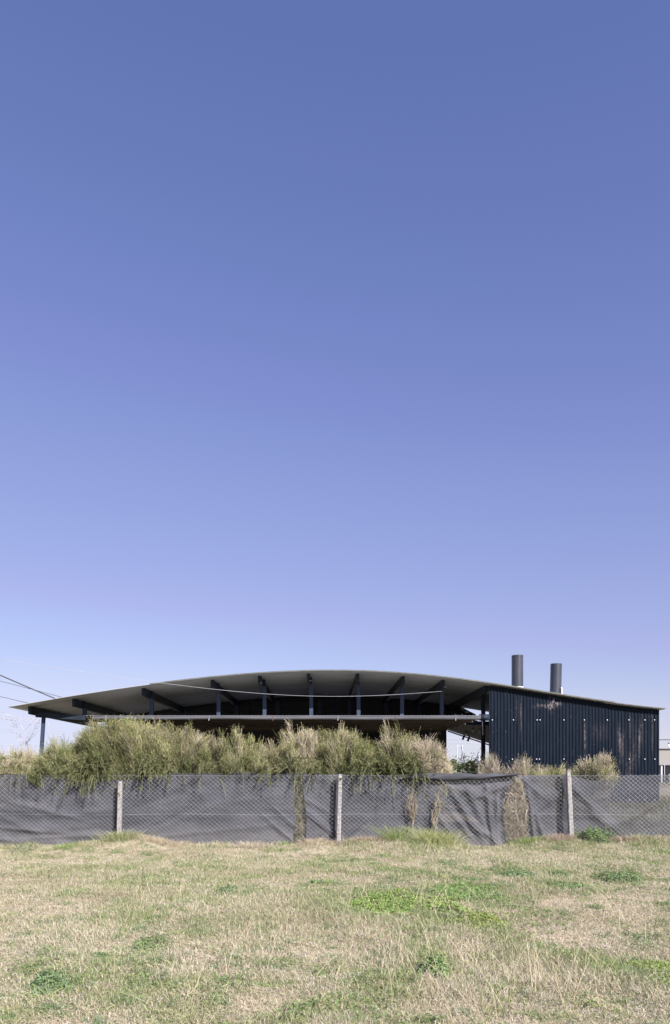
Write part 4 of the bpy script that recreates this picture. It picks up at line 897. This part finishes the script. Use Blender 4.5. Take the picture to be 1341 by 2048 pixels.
MB().tube([(PX(915, 110), 110, .6), P(915, 1489, 110)], .07, 6).build('shaft', M['lattice'], e); MB().tube([(PX(925, 110), 110, .6), P(925, 1489, 110)], .07, 6).build('shaft', M['lattice'], e)
MB().bar(P(912, 1492, 110), P(928, 1492, 110), .12).build('crossbar', M['lattice'], e)
# warehouse at the far right
YD = 60.0; wh = empty('warehouse', (PX(1400, YD), YD, .6), 'beige flat warehouse wall beyond the metal wall', 'building')
x0, x1 = PX(1302, YD), PX(1800, YD)
MB().box((x0, YD, PZ(1528, YD)), (x1, YD+14, PZ(1498, YD))).build('upper_wall', M['beige'], wh)
MB().box((x0-.3, YD-.15, PZ(1498, YD)), (x1+.3, YD+14.2, PZ(1496.6, YD))).build('parapet', M['greyopen'], wh)
MB().box((x0, YD+1.2, .55), (x1, YD+14, PZ(1528, YD)-.002)).build('opening_shade', M['darkopen'], wh)  # near-black box, the shade inside the openings is painted into its colour
MB().box((x0, YD-.3, PZ(1530.5, YD)), (x1, YD+1.1, PZ(1528, YD)-.002)).build('canopy', M['greyopen'], wh)
for px in (1322, 1352, 1392, 1440): MB().box((PX(px-.9, YD), YD-.2, .55), (PX(px+.9, YD), YD+.1, PZ(1530.7, YD))).build('pillar', M['white'], wh)
MB().box((PX(1338, YD), YD+.6, .55), (PX(1349, YD), YD+1.1, PZ(1530.7, YD))).build('panel', M['greyopen'], wh)
e = empty('chimney_stub', P(1338, 1496.6, YD+2), 'short white pipe on the warehouse roof', 'pipe')
MB().tube([P(1338, 1496.8, YD+1.5), P(1338, 1487.5, YD+1.5)], .05*1.0, 8).build('pipe', M['white'], e); MB().tube([P(1338, 1487.5, YD+1.5), P(1338, 1485.5, YD+1.5)], .07, 8).build('cowl', M['darkwire'], e)
# thin pole in front of the warehouse
e = empty('thin_pole', (PX(1329.5, 40), 40, .6), 'thin grey pole standing before the warehouse', 'pole')
MB().tube([(PX(1329.5, 40), 40, .6), P(1329.5, 1525, 40)], .02, 6).build('shaft', M['lattice'], e); MB().tube([P(1329.5, 1525, 40), P(1330.3, 1523.5, 40)], .03, 6).build('cap', M['lattice'], e)
# pale kerb and yard seen through the sheer netting
yd = 24.5; tag(MB().box((PX(1262, yd), yd, .5), (PX(1700, yd), yd+.35, PZ(1604, yd))).build('kerb_wall', mat('pale_kerb', (.5,.5,.52), .8, 0, ((.4,.4,.42), 2))), 'low pale concrete kerb seen through the sheer netting', 'kerb')
# far treeline along the horizon, left and right
def tree(px, Y, hpx, wpx, seed, label):
    rg = np.random.default_rng(seed); x = PX(px, Y); H = hpx*Y/F+.9; Wd = wpx*Y/F; e = empty('tree', (x, Y, .6), label, 'tree', 'far trees on the horizon')
    n = 1500; cl = rg.normal(size=(14, 3))*np.array([Wd*.28, Wd*.2, H*.16])+np.array([x, Y, .6+H*.62]); i = rg.integers(0, 14, n)
    c = cl[i]+rg.normal(size=(n, 3))*Wd*.10; nr = rg.normal(size=(n, 3)); nr /= np.linalg.norm(nr, axis=1, keepdims=True)
    veg('crown', [leaves(c, nr, rg.uniform(.12, .25, n), np.array([.09,.11,.055])*rg.uniform(.6, 1.5, (n, 1)))], M['veg'], e)
    MB().tube([(x, Y, .5), (x+.1, Y, .6+H*.5), (x, Y, .6+H*.8)], [.18,.12,.05], 6).build('trunk', M['wood'], e)
tree(18, 90, 34, 34, 1, 'small far tree behind the pale shrub at the left edge')
tree(908, 100, 24, 26, 3, 'far tree low in the doorway opening'); tree(945, 105, 20, 26, 4, 'far tree behind the post in the doorway')
